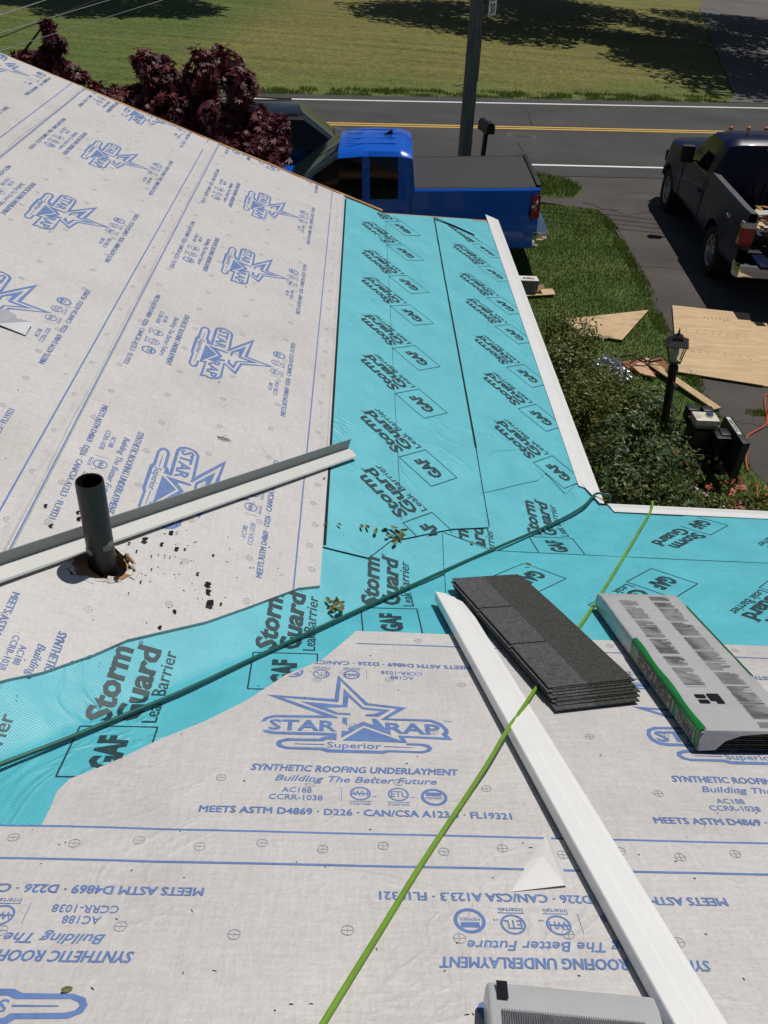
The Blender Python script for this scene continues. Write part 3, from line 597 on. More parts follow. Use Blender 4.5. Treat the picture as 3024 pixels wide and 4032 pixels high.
for i, (x, y, s, lb) in enumerate(LS):
    p = PR(x, y); o = link('dry_leaf', lm[i % 6]); o.location = p + Vector((0, 0, 0.024)); o.rotation_euler = (q.uniform(-0.4, 0.4), q.uniform(-0.3, 0.3), q.uniform(0, 6)); o.scale = (s, s, s)
    tag(o, lb, 'leaf', 'loose leaf scraps on the roof')
b = MB(); p0 = PB(862, 1722, 0.02)
for i in range(9):
    a = q.uniform(-0.5, 0.7); L_ = q.uniform(0.03, 0.07); o_ = Vector((q.uniform(-0.01, 0.01), q.uniform(-0.015, 0.015), 0))
    e = p0 + o_ + Vector((math.cos(a) * L_, math.sin(a) * L_, 0)); e.z = zB(e.x) + 0.02 + q.uniform(0, 0.008); b.tube([p0 + o_, (p0 + o_ + e) / 2 + Vector((0, 0, 0.004)), e], 0.0009, 4)
tag(b.build('grass_sprig', mat('dry_grass', (0.25, 0.2, 0.12), 0.8)), 'wisp of dry grass on the grey underlayment above the vent pipe', 'grass sprig')
# hoses
def hose(name, pts, r, m, label):
    return tag(MB().tube(spline(pts, 7), r, 10).build(name, m, None, smooth=60), label, 'hose')
M_HG = mat('dark_green_hose', (0.012, 0.105, 0.085), 0.38, var=0.2, vscale=12); M_HL = mat('lime_green_hose', (0.17, 0.34, 0.025), 0.4, var=0.2, vscale=10)
g = [PR(-330, 3178) + Vector((0, 0, 0.03))] + [PR(x, y) + Vector((0, 0, h)) for x, y, h in [(0,3034,.022),(253,2933,.019),(506,2827,.018),(726,2735,.018),(1013,2600,.018),(1400,2422,.02),(1751,2261,.022),(1968,2166,.024),(2176,2076,.026),(2290,2014,.032)]]
g += [Vector((CX - 0.05, CY + 0.03, EZ + 0.05)), Vector((CX + 0.0, CY + 0.04, EZ + 0.045)), Vector((CX + 0.05, CY + 0.045, EZ - 0.01)), Vector((CX + 0.06, CY + 0.05, EZ - 0.5)), Vector((CX + 0.1, CY + 0.1, 1.0)), Vector((CX + 0.3, CY + 0.5, 0.03)), Vector((CX + 1.2, CY + 1.8, 0.02))]
hose('air_hose', g, 0.0068, M_HG, 'dark green air hose running down the teal valley to the inner corner')
g = [PA(1120, 4300, 0.03)] + [PA(x, y, h) for x, y, h in [(1270,4032,.03),(1500,3660,.03),(1672,3382,.031),(1840,3130,.032),(1930,2990,.05),(2000,2870,.058),(2060,2785,.045),(2120,2695,.028),(2195,2590,.026),(2272,2480,.025),(2340,2380,.022),(2440,2220,.022),(2523,2080,.024),(2562,2012,.028)]]
e0 = PA(2574, 1996, 0.02); g += [Vector((e0.x + 0.01, CY + 0.012, EZ + 0.018)), Vector((e0.x + 0.02, CY + 0.035, EZ - 0.03)), Vector((e0.x + 0.04, CY + 0.045, EZ - 0.5)), Vector((e0.x + 0.1, CY + 0.1, 1.1)), Vector((e0.x + 0.35, CY + 0.7, 0.04)), Vector((e0.x + 1.0, CY + 2.2, 0.03)), Vector((e0.x + 1.7, CY + 3.5, 0.03))]
hose('air_hose', g, 0.0062, M_HL, 'lime green air hose crossing the near slope and hanging over the eave')
# long white trim on the near slope
def trim():
    A0, A1 = Vector(uA(0.400, 1.372)), Vector(uA(0.772, 4.1)); B0, B1 = Vector(uA(0.522, 1.414)), Vector(uA(0.892, 4.1))
    prof = [(0.02, 0.0), (0.0, 0.004), (0.0, 0.034), (0.02, 0.037), (0.36, 0.033), (0.38, 0.029), (0.62, 0.025), (0.64, 0.021), (0.86, 0.014), (0.88, 0.009), (1.0, 0.007), (1.0, 0.004)]
    b = MB(); V = []; n = 30
    for i in range(n + 1):
        t = i / n; a, c = A0.lerp(A1, t), B0.lerp(B1, t)
        for s, h in prof:
            q_ = a.lerp(c, s); cut = 0.02 * (0.5 - abs(s - 0.45)) if i == 0 else 0
            V.append(Vector((q_.x, q_.y + cut, zA(q_.y + cut) + 0.0245 / CT)) + NA * (h + 0.0012 * noise.noise(Vector((t * 6, s * 2, 3)))))
    k = len(prof); b.add(V, [(i * k + j, (i + 1) * k + j, (i + 1) * k + j + 1, i * k + j + 1) for i in range(n) for j in range(k - 1)])
    b.add([V[j] for j in range(k)], [tuple(range(k))[::-1]])
    return b
t = trim().build('rake_trim', M_WHITE, None, smooth=22); tag(t, 'long white metal trim length lying on the near slope under the lime hose', 'metal trim')
# off-white angle across the wing; its standing flange is coloured grey for shade
M_SHADEMET = mat('shaded_metal', (0.30, 0.32, 0.31), 0.45, var=0.06); M_LITE = mat('off_white_metal', (0.66, 0.66, 0.63), 0.42, var=0.04)
ang = thing('metal_angle', 'long grey and off-white metal angle lying across the wing behind the vent pipe', 'metal angle', PB(600, 1990))
R0, R1 = PB(-330, 2340, 0.022), PB(1371, 1767, 0.022); F0, F1 = PB(-330, 2412, 0.03), PB(1404, 1801, 0.03)
along = (R1 - R0).normalized(); acr = (F1 - R1); acr = (acr - along * acr.dot(along)).normalized(); upv = NB
b = MB(); V = []
for i in range(25):
    t = i / 24; a = R0.lerp(R1, t); c = F0.lerp(F1, t)
    for s, h in ((0, 0.006), (0.30, 0.006), (0.33, 0.010), (0.93, 0.006), (1.0, 0.0)): V.append(a.lerp(c, s) + upv * (h + 0.001 * noise.noise(Vector((t * 8, s, 1)))))
b.add(V, [(i * 5 + j, (i + 1) * 5 + j, (i + 1) * 5 + j + 1, i * 5 + j + 1) for i in range(24) for j in range(4)]); b.build('lower_flange', M_LITE, ang, smooth=20, world=True)
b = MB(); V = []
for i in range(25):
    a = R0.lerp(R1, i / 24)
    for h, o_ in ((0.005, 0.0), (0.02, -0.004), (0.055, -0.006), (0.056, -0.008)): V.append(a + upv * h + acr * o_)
b.add(V, [(i * 4 + j, (i + 1) * 4 + j, (i + 1) * 4 + j + 1, i * 4 + j + 1) for i in range(24) for j in range(3)]); b.build('standing_flange', M_SHADEMET, ang, smooth=20, world=True)
# offcuts
b = MB(); P = [frameA(u, v, h) for u, v, h in ((0.426, 2.885, 0.022), (0.548, 2.868, 0.027), (0.530, 2.737, 0.05), (0.525, 2.745, 0.05))]
o1 = thing('metal_offcut', 'small triangular white metal offcut beside the long white trim', 'metal offcut', frameA(0.5, 2.82, 0.022))
b.add([P[0], P[1], P[2], frameA(0.478, 2.81, 0.043), frameA(0.512, 2.80, 0.047)], [(0, 4, 3), (0, 1, 4), (1, 2, 4), (3, 4, 2)]); b.build('face', M_LITE, o1, world=True)
MB().add([P[1], frameA(0.556, 2.866, 0.033), frameA(0.538, 2.733, 0.058), P[2]], [(0, 1, 2, 3)]).build('folded_flange', M_WHITE, o1, world=True)
pts = [frameB(*q_) for q_ in ((3.448, 3.12, 0.03), (3.44, 2.995, 0.026), (3.544, 2.999, 0.04), (3.535, 3.061, 0.036), (3.56, 3.075, 0.036), (3.578, 3.117, 0.036), (3.552, 3.2, 0.03))]
tag(MB().prism(pts, NB * 0.001).build('metal_offcut', mat('bare_aluminium', (0.75, 0.76, 0.78), 0.28, metal=0.6, var=0.1)), 'bright torn metal offcut on a printed star at the left edge', 'metal offcut')
# loose shingles
def shingle_mat(name, c):
    m = mat(name, c, 0.85, var=0.35, vscale=60, bump=0.7, bscale=350, col2=tuple(x * 2.3 for x in c), cscale=150, detail=3); return m
M_SH1 = shingle_mat('shingle_granules_grey', (0.058, 0.058, 0.060)); M_SH2 = shingle_mat('shingle_granules_dark', (0.033, 0.034, 0.030))
fl_ = Vector((0.476, 1.242)); dl = (Vector((0.671, 2.026)) - fl_).normalized(); dw = Vector((dl.y, -dl.x)); 
SL, SWD = 0.855, 0.290
nsh = 9
ORD = ['bottom', 'second from the bottom', 'third from the bottom', 'fourth from the bottom', 'fifth from the bottom', 'sixth from the bottom', 'third from the top', 'second from the top', 'topmost']
q = random.Random(4)
for i in range(nsh):
    sh = thing('asphalt_shingle', 'charcoal asphalt shingle, %s of the loose stack on the near slope' % ORD[i], 'shingle', frameA(0.7, 1.6, 0.026 + 0.0041 * i), group='loose stack of charcoal shingles')
    k = (nsh - 1 - i); off = dl * (0.0085 * k + q.uniform(-0.004, 0.004)) + dw * (q.uniform(-0.006, 0.006) + (0.012 if i % 2 else 0)); h0 = 0.026 + 0.0041 * i
    if i == 0: off += dl * 0.012
    def S(a, c, h=0.0):
        p = fl_ + off + dl * a + dw * c
        return frameA(p.x, p.y, h0 + h + 0.003 * math.sin(a * 3.4) * (i / nsh) + 0.0003 * noise.noise(Vector((a * 5, c * 5, i))) + 0.002 * noise.noise(Vector((a * 4, c * 4, 1))))
    b = MB(); hb = SWD * 0.46; seg = 6
    for tpart in range(3):
        a0, a1 = SL * tpart / 3 + (0.004 if tpart else 0), SL * (tpart + 1) / 3 - (0.004 if tpart < 2 else 0)
        for s in range(seg):
            x0, x1 = a0 + (a1 - a0) * s / seg, a0 + (a1 - a0) * (s + 1) / seg
            b.add([S(x0, 0), S(x1, 0), S(x1, hb), S(x0, hb), S(x0, 0, .0033), S(x1, 0, .0033), S(x1, hb, .0033), S(x0, hb, .0033)], [(3, 2, 1, 0), (4, 5, 6, 7)] + [(0, 1, 5, 4)] + ([(3, 0, 4, 7)] if s == 0 else []) + ([(1, 2, 6, 5)] if s == seg - 1 else []))
    b.build('tab_strip', M_SH1, sh, world=True)
    b = MB(); n = 14
    for s in range(n):
        x0, x1 = SL * s / n, SL * (s + 1) / n
        b.add([S(x0, hb), S(x1, hb), S(x1, SWD), S(x0, SWD), S(x0, hb, .0035), S(x1, hb, .0035), S(x1, SWD, .0035), S(x0, SWD, .0035)], [(3, 2, 1, 0), (4, 5, 6, 7), (2, 3, 7, 6), (0, 1, 5, 4)] + ([(3, 0, 4, 7)] if s == 0 else []) + ([(1, 2, 6, 5)] if s == n - 1 else []))
    b.build('headlap', M_SH2, sh, world=True)
# wrapped bundles
def plastic():
    m = mat('grey_plastic_wrap', (0.47, 0.475, 0.48), 0.22, spec=0.6, var=0.08, vscale=5, bump=0.5, bscale=26); return m
M_PLAS = plastic(); M_GLAB = mat('green_label', (0.008, 0.19, 0.035), 0.28, var=0.15, vscale=20, bump=0.25, bscale=60); M_INK = mat('dark_grey_print', (0.15, 0.15, 0.155), 0.4, var=0.4, vscale=90); M_PANEL = mat('grey_label_panel', (0.12, 0.11, 0.10), 0.4); M_LABW = mat('label_letter', (0.008, 0.012, 0.008), 0.4)
M_BLK = mat('black_mark', (0.006, 0.006, 0.007), 0.35)
def bundle(label, u0, v0, u1, v1, w, h, base, near_open, seed):
    """axis from far (u0,v0) to near (u1,v1), width w to the right"""
    th = thing('shingle_bundle', label, 'shingle bundle', frameA(u0, v0, base)); a = Vector((u1 - u0, v1 - v0)); Ln = a.length; a.normalize(); c = Vector((a.y, -a.x))
    def S(x, y, z): p = Vector((u0, v0)) + a * x + c * y; return frameA(p.x, p.y, base + z * 0.74)
    nx, ny = 26, 10; b = MB(); prof = []
    rr = 0.008
    for j in range(ny + 1):
        y = w * j / ny; prof.append((y, h))
    ring = [(0, 0.004), (0, h * 0.5), (0.001, h - rr), (rr * 0.35, h - rr * 0.35), (rr, h)] + [(rr + (w - 2 * rr) * j / 8, h) for j in range(1, 8)] + [(w - rr, h), (w - rr * 0.35, h - rr * 0.35), (w - 0.001, h - rr), (w, h * 0.5), (w, 0.004)]
    V = []
    for i in range(nx + 1):
        x = Ln * i / nx; e = 0.0
        if i == 0: e = 0.02
        for (y, z) in ring:
            nz = 0.0018 * noise.noise(Vector((x * 7, y * 9, seed))) + 0.0016 * noise.noise(Vector((x * 30, y * 30, seed)))
            zz = z - (e * 0.6 if z > h * 0.6 else 0) + (nz if z > h * 0.4 else 0) - 0.012 * max(0, (x / Ln - 0.9)) * 4 * (1 if z > h * 0.6 else 0); V.append(S(x + (e * 0.3 if z > h * .6 else 0), y + nz * 0.4, zz))
    k = len(ring); F = [(i * k + j, (i + 1) * k + j, (i + 1) * k + j + 1, i * k + j + 1) for i in range(nx) for j in range(k - 1)]
    F.append(tuple(range(k))[::-1] if False else tuple(range(k)))
    if not near_open: F.append(tuple(nx * k + j for j in range(k))[::-1])
    b.add(V, F); b.build('plastic_wrap', M_PLAS, th, smooth=50, world=True)
    return th, S, Ln
th, S, Ln = bundle('grey plastic-wrapped shingle bundle with green side label beside the loose shingle stack', 1.030, 1.375, 1.062, 2.335, 0.312, 0.092, 0.024, True, 2.0)
bd1 = th
# shingle edges inside the open end
for i in range(12):
    z = 0.006 + i * 0.0068; b = MB(); b.add([S(Ln - 0.03, 0.02, z), S(Ln - 0.004 - 0.004 * (i % 3), 0.02, z), S(Ln - 0.004 - 0.004 * (i % 3), 0.30, z), S(Ln - 0.03, 0.30, z), S(Ln - 0.03, 0.02, z + 0.005), S(Ln - 0.004 - 0.004 * (i % 3), 0.02, z + 0.005), S(Ln - 0.004 - 0.004 * (i % 3), 0.30, z + 0.005), S(Ln - 0.03, 0.30, z + 0.005)], [(3, 2, 1, 0), (4, 5, 6, 7), (1, 2, 6, 5), (0, 1, 5, 4)]); b.build('shingle_edge', M_SH2, th, world=True)
b = MB(); b.add([S(Ln, 0.002, 0.004), S(Ln + 0.002, 0.05, 0.01), S(Ln + 0.002, 0.075, 0.05), S(Ln + 0.002, 0.12, 0.075), S(Ln + 0.002, 0.2, 0.085), S(Ln, 0.31, 0.084), S(Ln, 0.305, 0.095), S(Ln, 0.01, 0.095), S(Ln, 0.0, 0.06)], [(0, 1, 2, 8), (8, 2, 3, 7), (7, 3, 4, 6), (6, 4, 5)]); b.build('wrap_lip', M_PLAS, th, world=True)
b = MB(); n = 14; x0, x1 = 0.40, 0.955; V = []
for i in range(n + 1):
    x = x0 + (x1 - x0) * i / n; wv = 0.0015 * noise.noise(Vector((x * 25, 0, 9)))
    for y, z in ((-0.0028, 0.008), (-0.0032, 0.05), (-0.0026, 0.080), (0.0005, 0.0925), (0.005, 0.0955), (0.014 + 0.003 * math.sin(i), 0.0962)): V.append(S(x, y + wv, z))
b.add(V, [(i * 6 + j, (i + 1) * 6 + j, (i + 1) * 6 + j + 1, i * 6 + j + 1) for i in range(n) for j in range(5)]); lab = b.build('green_side_label', M_GLAB, th, smooth=60, world=True)
def side_text(st, xa, xb, z0, cap, m, name, d=0.0033):
    p = P2(); p.text(st, 0, 1, 0, 1, bold=0.03); V = [S(xb - (xb - xa) * x, -d, z0 + cap - y * cap) for x, y in p.v]      # upside down, reading away from the camera
    me = MB().add(V, p.f).build(name, m, lab, world=True); return me
side_text('HERITAGE', 0.47, 0.765, 0.022, 0.047, M_LABW, 'lettering', 0.0052); side_text('TAMKO', 0.815, 0.925, 0.022, 0.034, M_LABW, 'lettering', 0.0052)
for xa, xb in ((0.455, 0.78), (0.805, 0.935)):
    MB().add([S(xa, -0.0045, 0.016), S(xb, -0.0045, 0.016), S(xb, -0.0042, 0.075 if xb < 0.8 else 0.062), S(xa, -0.0042, 0.075 if xb < 0.8 else 0.062)], [(0, 1, 2, 3)]).build('label_panel', mat('label_panel', (0.21, 0.20, 0.15), 0.35), lab, world=True)
V = []; b = MB()
for i in range(13):
    x = 0.12 + 0.52 * i / 12
    for y, z in ((0.3145, 0.072), (0.3125, 0.092), (0.304, 0.0958)): V.append(S(x, y, z))
b.add(V, [(i * 3 + j, (i + 1) * 3 + j, (i + 1) * 3 + j + 1, i * 3 + j + 1) for i in range(12) for j in range(2)]); b.build('green_edge_label', M_GLAB, th, smooth=60, world=True)
def print_columns(S, cols, th, seed, top):
    r = random.Random(seed)
    for (ya, yb, x, xe) in cols:
        b = MB(); sy = 1
        while x < xe:
            blk = r.uniform(0.03, 0.11); end = min(xe, x + blk); st = r.choice([0.0036, 0.0042, 0.0055])
            while x < end:
                l_ = ya + (yb - ya) * r.uniform(0, 0.04); rr_ = yb - (yb - ya) * (r.random() ** 4) * 0.5; lw = st * r.choice([0.45, 0.55, 0.6])
                b.add([S(x, l_, top), S(x + lw, l_, top), S(x + lw, rr_, top), S(x, rr_, top)], [(0, 1, 2, 3)]); x += st
            if r.random() < 0.3:
                lw = 0.004; b.add([S(x + 0.004, ya, top), S(x + 0.004 + lw, ya, top), S(x + 0.004 + lw, yb, top), S(x + 0.004, yb, top)], [(0, 1, 2, 3)])
            x += r.uniform(0.008, 0.02)
        b.build('printed_instructions', M_INK, th, world=True)
print_columns(S, [(0.055, 0.125, 0.09, 0.72), (0.185, 0.262, 0.05, 0.94)], th, 3, 0.0955)
b = MB()
for xa, ya, xb, yb in ((0.765, 0.06, 0.785, 0.092), (0.795, 0.06, 0.815, 0.092), (0.76, 0.10, 0.80, 0.138), (0.80, 0.115, 0.815, 0.138)): b.add([S(xa, ya, 0.0955), S(xb, ya, 0.0955), S(xb, yb, 0.0955), S(xa, yb, 0.0955)], [(0, 1, 2, 3)])
b.build('printed_barcode', M_BLK, th, world=True)
th, S, Ln = bundle('grey plastic-wrapped shingle bundle with black corner mark at the bottom edge', 0.318, 3.176, 0.225, 4.14, 0.308, 0.092, 0.03, False, 7.0)
b = MB(); b.add([S(0.012, 0.016, 0.0975), S(0.05, 0.016, 0.0975), S(0.05, 0.036, 0.0975), S(0.012, 0.036, 0.0975)], [(0, 1, 2, 3)]); b.build('corner_mark', M_BLK, th, world=True)
b = MB()
for i in range(60):
    y = 0.022 + i * 0.0042; b.add([S(0.07, y, 0.0972), S(0.12 + 0.01 * (i % 3), y, 0.0972), S(0.12 + 0.01 * (i % 3), y + 0.0022, 0.0972), S(0.07, y + 0.0022, 0.0972)], [(0, 1, 2, 3)])
b.build('printed_instructions', M_INK, th, world=True)
# ------------------------------------------------------------------ ground, road, drive
def flat(name, pts, z, m, kind='structure', parent=None):
    P = [Vector((x, y, z)) for x, y in pts]; b = MB(); F = []
    for t in tessellate_polygon([P]):
        n = (P[t[1]] - P[t[0]]).cross(P[t[2]] - P[t[0]]); F.append(tuple(t) if n.z > 0 else tuple(t)[::-1])
    o = b.add(P, F).build(name, m, parent)
    if kind and parent is None: o['kind'] = kind
    return o
M_LAWN = mat('lawn_soil', (0.055, 0.100, 0.016), 0.9, col2=(0.095, 0.14, 0.028), cscale=1.3, var=0.45, vscale=14, bump=0.8, bscale=30)
def far_lawn_material():
    m = mat('dry_lawn', (0.14, 0.125, 0.032), 0.95, bump=0.8, bscale=12); nt, b = nodes(m); N = nt.nodes.new; L = nt.links.new
    tc = N('ShaderNodeTexCoord'); sx = N('ShaderNodeSeparateXYZ'); L(tc.outputs['Object'], sx.inputs[0])
    def nz(sc, det=6, r=0.6, v=None):
        n = N('ShaderNodeTexNoise'); n.inputs['Scale'].default_value = sc; n.inputs['Detail'].default_value = det; n.inputs['Roughness'].default_value = r
        if v:
            mp = N('ShaderNodeMapping'); mp.inputs['Scale'].default_value = v; mp.inputs['Rotation'].default_value = (0, 0, 0.35); L(tc.outputs['Object'], mp.inputs[0]); L(mp.outputs[0], n.inputs['Vector'])
        else: L(tc.outputs['Object'], n.inputs['Vector'])
        return n.outputs['Fac']
    def ma(op, a, c=None, d=None):
        q = N('ShaderNodeMath'); q.operation = op
        for i, x in enumerate((a, c, d)):
            if x is None: continue
            if isinstance(x, (int, float)): q.inputs[i].default_value = x
            else: L(x, q.inputs[i])
        return q.outputs[0]
    big = nz(0.22, 5); fine = nz(9, 6, 0.7); mid = nz(1.4, 6, 0.65); mow = nz(1.0, 3, 0.5, (0.12, 1.6, 1))
    # greener towards the left and along the verge: d = distance from the road edge line
    d = ma('ADD', ma('MULTIPLY', sx.outputs[0], -0.24), ma('SUBTRACT', sx.outputs[1], 26.2))
    edge = ma('SUBTRACT', 1.0, ma('DIVIDE', d, 4.2)); edge = ma('MAXIMUM', edge, 0.0)
    left = ma('DIVIDE', ma('SUBTRACT', -4.6, ma('SUBTRACT', sx.outputs[0], ma('MULTIPLY', ma('SUBTRACT', sx.outputs[1], 27), 0.12))), 2.2); left = ma('MINIMUM', ma('MAXIMUM', left, 0.0), 0.9)
    g = ma('ADD', ma('ADD', ma('MULTIPLY', ma('MAXIMUM', edge, left), 0.85), 0.12), ma('MULTIPLY', ma('SUBTRACT', big, 0.5), 1.3)); g = ma('ADD', g, ma('MULTIPLY', ma('SUBTRACT', mid, 0.5), 1.0))
    mx = N('ShaderNodeMix'); mx.data_type = 'RGBA'; L(ma('MINIMUM', ma('MAXIMUM', g, 0.0), 1.0), mx.inputs[0]); mx.inputs[6].default_value = (0.175, 0.155, 0.036, 1); mx.inputs[7].default_value = (0.085, 0.130, 0.018, 1)
    v = ma('MAXIMUM', ma('SUBTRACT', ma('ADD', ma('ADD', ma('MULTIPLY', fine, 2.2), ma('MULTIPLY', mow, 1.1)), ma('MULTIPLY', nz(3.0, 8, 0.8), 1.9)), 1.65), 0.2)
    m2 = N('ShaderNodeMix'); m2.data_type = 'RGBA'; m2.blend_type = 'MULTIPLY'; m2.inputs[0].default_value = 1; L(mx.outputs[2], m2.inputs[6]); L(v, m2.inputs[7]); L(m2.outputs[2], b.inputs['Base Color'])
    return m
M_FARLAWN = far_lawn_material()
def asphalt(name, c, c2, cs, sp=0.25):
    m = mat(name, c, 0.9, col2=c2, cscale=cs, var=sp, vscale=45, bump=0.35, bscale=120, detail=8); return m
M_ROAD = asphalt('road_asphalt', (0.050, 0.049, 0.047), (0.066, 0.064, 0.061), 0.5)
def worn(m):
    nt, b = nodes(m); N = nt.nodes.new; L = nt.links.new; src = b.inputs['Base Color'].links[0].from_socket; tc = N('ShaderNodeTexCoord')
    mp = N('ShaderNodeMapping'); mp.inputs['Rotation'].default_value = (0, 0, -0.2); mp.inputs['Scale'].default_value = (0.05, 1.3, 1); L(tc.outputs['Object'], mp.inputs[0])
    n = N('ShaderNodeTexNoise'); n.inputs['Scale'].default_value = 1.0; n.inputs['Detail'].default_value = 3; L(mp.outputs[0], n.inputs['Vector'])
    n2 = N('ShaderNodeTexNoise'); n2.inputs['Scale'].default_value = 0.8; n2.inputs['Detail'].default_value = 9; n2.inputs['Roughness'].default_value = 0.75; L(tc.outputs['Object'], n2.inputs['Vector'])
    a = N('ShaderNodeMath'); a.operation = 'ADD'; L(n.outputs['Fac'], a.inputs[0]); L(n2.outputs['Fac'], a.inputs[1])
    mr = N('ShaderNodeMapRange'); mr.inputs[1].default_value = 0.7; mr.inputs[2].default_value = 1.3; mr.inputs[3].default_value = 0.80; mr.inputs[4].default_value = 1.22; L(a.outputs[0], mr.inputs[0])
    mx = N('ShaderNodeMix'); mx.data_type = 'RGBA'; mx.blend_type = 'MULTIPLY'; mx.inputs[0].default_value = 1; L(src, mx.inputs[6]); L(mr.outputs[0], mx.inputs[7]); L(mx.outputs[2], b.inputs['Base Color'])
worn(M_ROAD)
M_DRIVE = asphalt('driveway_asphalt', (0.066, 0.056, 0.050), (0.090, 0.078, 0.070), 0.9, 0.3)
worn(M_DRIVE)
M_FDRIVE = asphalt('far_driveway_asphalt', (0.10, 0.095, 0.09), (0.14, 0.13, 0.12), 0.4)
M_LINE = mat('white_road_paint', (0.80, 0.80, 0.78), 0.7, var=0.15, vscale=20); M_YEL = mat('yellow_road_paint', (0.72, 0.44, 0.075), 0.7, var=0.2, vscale=20)
flat('ground', [(-300, -300), (300, -300), (300, 300), (-300, 300)], -0.03, M_FARLAWN)
flat('lawn', [(-30, 2.9), (4.85, 2.9), (4.85, 7.8), (4.95, 9.4), (5.05, 17.4), (4.9, 17.5), (-30, 17.6)], 0.0, M_LAWN)
edge = [(5.05, 17.32), (5.12, 16.36), (5.06, 15.2), (5.04, 14.4), (4.98, 13.11), (4.87, 12.51), (4.80, 11.46), (4.82, 10.2), (4.73, 9.64), (4.80, 9.3), (4.86, 8.9), (4.82, 8.66), (4.77, 8.43), (4.79, 7.94), (4.9, 7.7), (5.3, 7.3), (5.5, 3.2)]
drive = flat('driveway', edge + [(11.5, 3.2), (11.5, 21.5), (5.0, 20.1), (-12, 17.2), (-12, 16.4), (2.0, 17.30), (3.95, 17.62)], 0.006, M_DRIVE)
flat('verge', [(-14, 16.4), (-6, 17.2), (3.97, 17.96), (4.67, 18.02), (5.06, 18.75), (4.9, 19.35), (4.1, 19.75), (-14, 16.9)], 0.012, M_LAWN)
def ln(x0, y0, s): return lambda x: y0 + (x - x0) * s
near_w, yel, far_w = ln(4.02, 20.31, 0.166), ln(0.8, 23.07, 0.2085), ln(0.85, 25.83, 0.246); near_e, far_e = ln(4.92, 19.62, 0.166), ln(0.86, 26.48, 0.250)
def band(f, x0, x1, w, off=0.0): return [(x0, f(x0) + off - w / 2), (x1, f(x1) + off - w / 2), (x1, f(x1) + off + w / 2), (x0, f(x0) + off + w / 2)]
road = flat('road', [(-30, near_e(-30)), (60, near_e(60)), (60, far_e(60)), (-30, far_e(-30))], 0.016, M_ROAD)
flat('edge_line', band(near_w, -30, 60, 0.11), 0.021, M_LINE, None, road); flat('edge_line', band(far_w, -30, 60, 0.12), 0.021, M_LINE, None, road)
flat('centre_line', band(yel, -30, 60, 0.10, -0.10), 0.021, M_YEL, None, road); flat('centre_line', band(yel, -30, 60, 0.10, 0.10), 0.021, M_YEL, None, road)
def crack(name, pts, w, z, m, parent, seed):
    q = random.Random(seed); P = [Vector((x, y)) for x, y in pts]; Q = []
    for i in range(len(P) - 1):
        for k in range(6): Q.append(P[i].lerp(P[i + 1], k / 6) + Vector((q.uniform(-0.02, 0.02), q.uniform(-0.02, 0.02))) * 1.6)
    Q.append(P[-1]); b = MB(); V = []
    for i, p in enumerate(Q):
        d = (Q[min(i + 1, len(Q) - 1)] - Q[max(0, i - 1)]).normalized(); n = Vector((-d.y, d.x)) * w * q.uniform(0.3, 1.0) * 0.5; V += [(p.x + n.x, p.y + n.y, z), (p.x - n.x, p.y - n.y, z)]
    return b.add(V, [(2 * i, 2 * i + 1, 2 * i + 3, 2 * i + 2) for i in range(len(Q) - 1)]).build(name, m, parent)
M_CRACK = mat('crack_dark', (0.018, 0.016, 0.014), 0.95)  # dark colour of the asphalt cracks
g2 = lambda l: [tuple(PG(x, y)[:2]) for x, y in l]
crack('crack', g2([(2300, 800), (2330, 805), (2370, 825), (2435, 828)]), 0.06, 0.0085, M_CRACK, drive, 1); crack('crack', g2([(2405, 830), (2470, 850), (2580, 830)]), 0.03, 0.0085, M_CRACK, drive, 2); crack('crack', g2([(2520, 1050), (2600, 1055), (2690, 1065)]), 0.02, 0.0085, M_CRACK, drive, 3); crack('crack', g2([(2880, 1660), (2930, 1670), (3024, 1685)]), 0.012, 0.0085, M_CRACK, drive, 4); crack('crack', g2([(2420, 770), (2500, 760), (2620, 762)]), 0.02, 0.0085, M_CRACK, drive, 6)
crack('crack', g2([(2040, 640), (2055, 590), (2035, 560)]), 0.035, 0.0195, M_CRACK, road, 5); crack('crack', g2([(2100, 520), (2085, 450), (2050, 420)]), 0.04, 0.0195, M_CRACK, road, 7)
mh = PG(2053, 540); mt = thing('manhole_cover', 'round iron manhole cover set in the road beyond the mailbox', 'manhole cover', (mh.x, mh.y, 0.018))
M_IRON = mat('worn_iron', (0.075, 0.073, 0.07), 0.6, metal=0.3, var=0.3, vscale=20)
MB().lathe([(0.36, 0.0), (0.36, 0.004), (0.325, 0.004), (0.325, 0.0)], n=32).build('frame_ring', mat('manhole_ring', (0.12, 0.117, 0.11), 0.7), mt)
b = MB(); b.lathe([(0.32, 0.0), (0.32, 0.003), (0.0, 0.003)], n=32)
for i in range(-4, 5):
    for j in range(-4, 5):
        if i * i + j * j < 16: b.box((i * 0.068 + 0.03 * (j % 2), j * 0.068, 0.005), (0.04, 0.04, 0.004))
b.build('lid', M_IRON, mt)
flat('far_driveway', [(11.9, 29.4), (12.6, 30.6), (13.0, 32.2), (14.0, 36), (15.0, 39.5), (16.2, 44), (19.5, 56), (40, 110), (90, 110), (90, 49.0), (30, 33.9)], 0.0, M_FDRIVE)
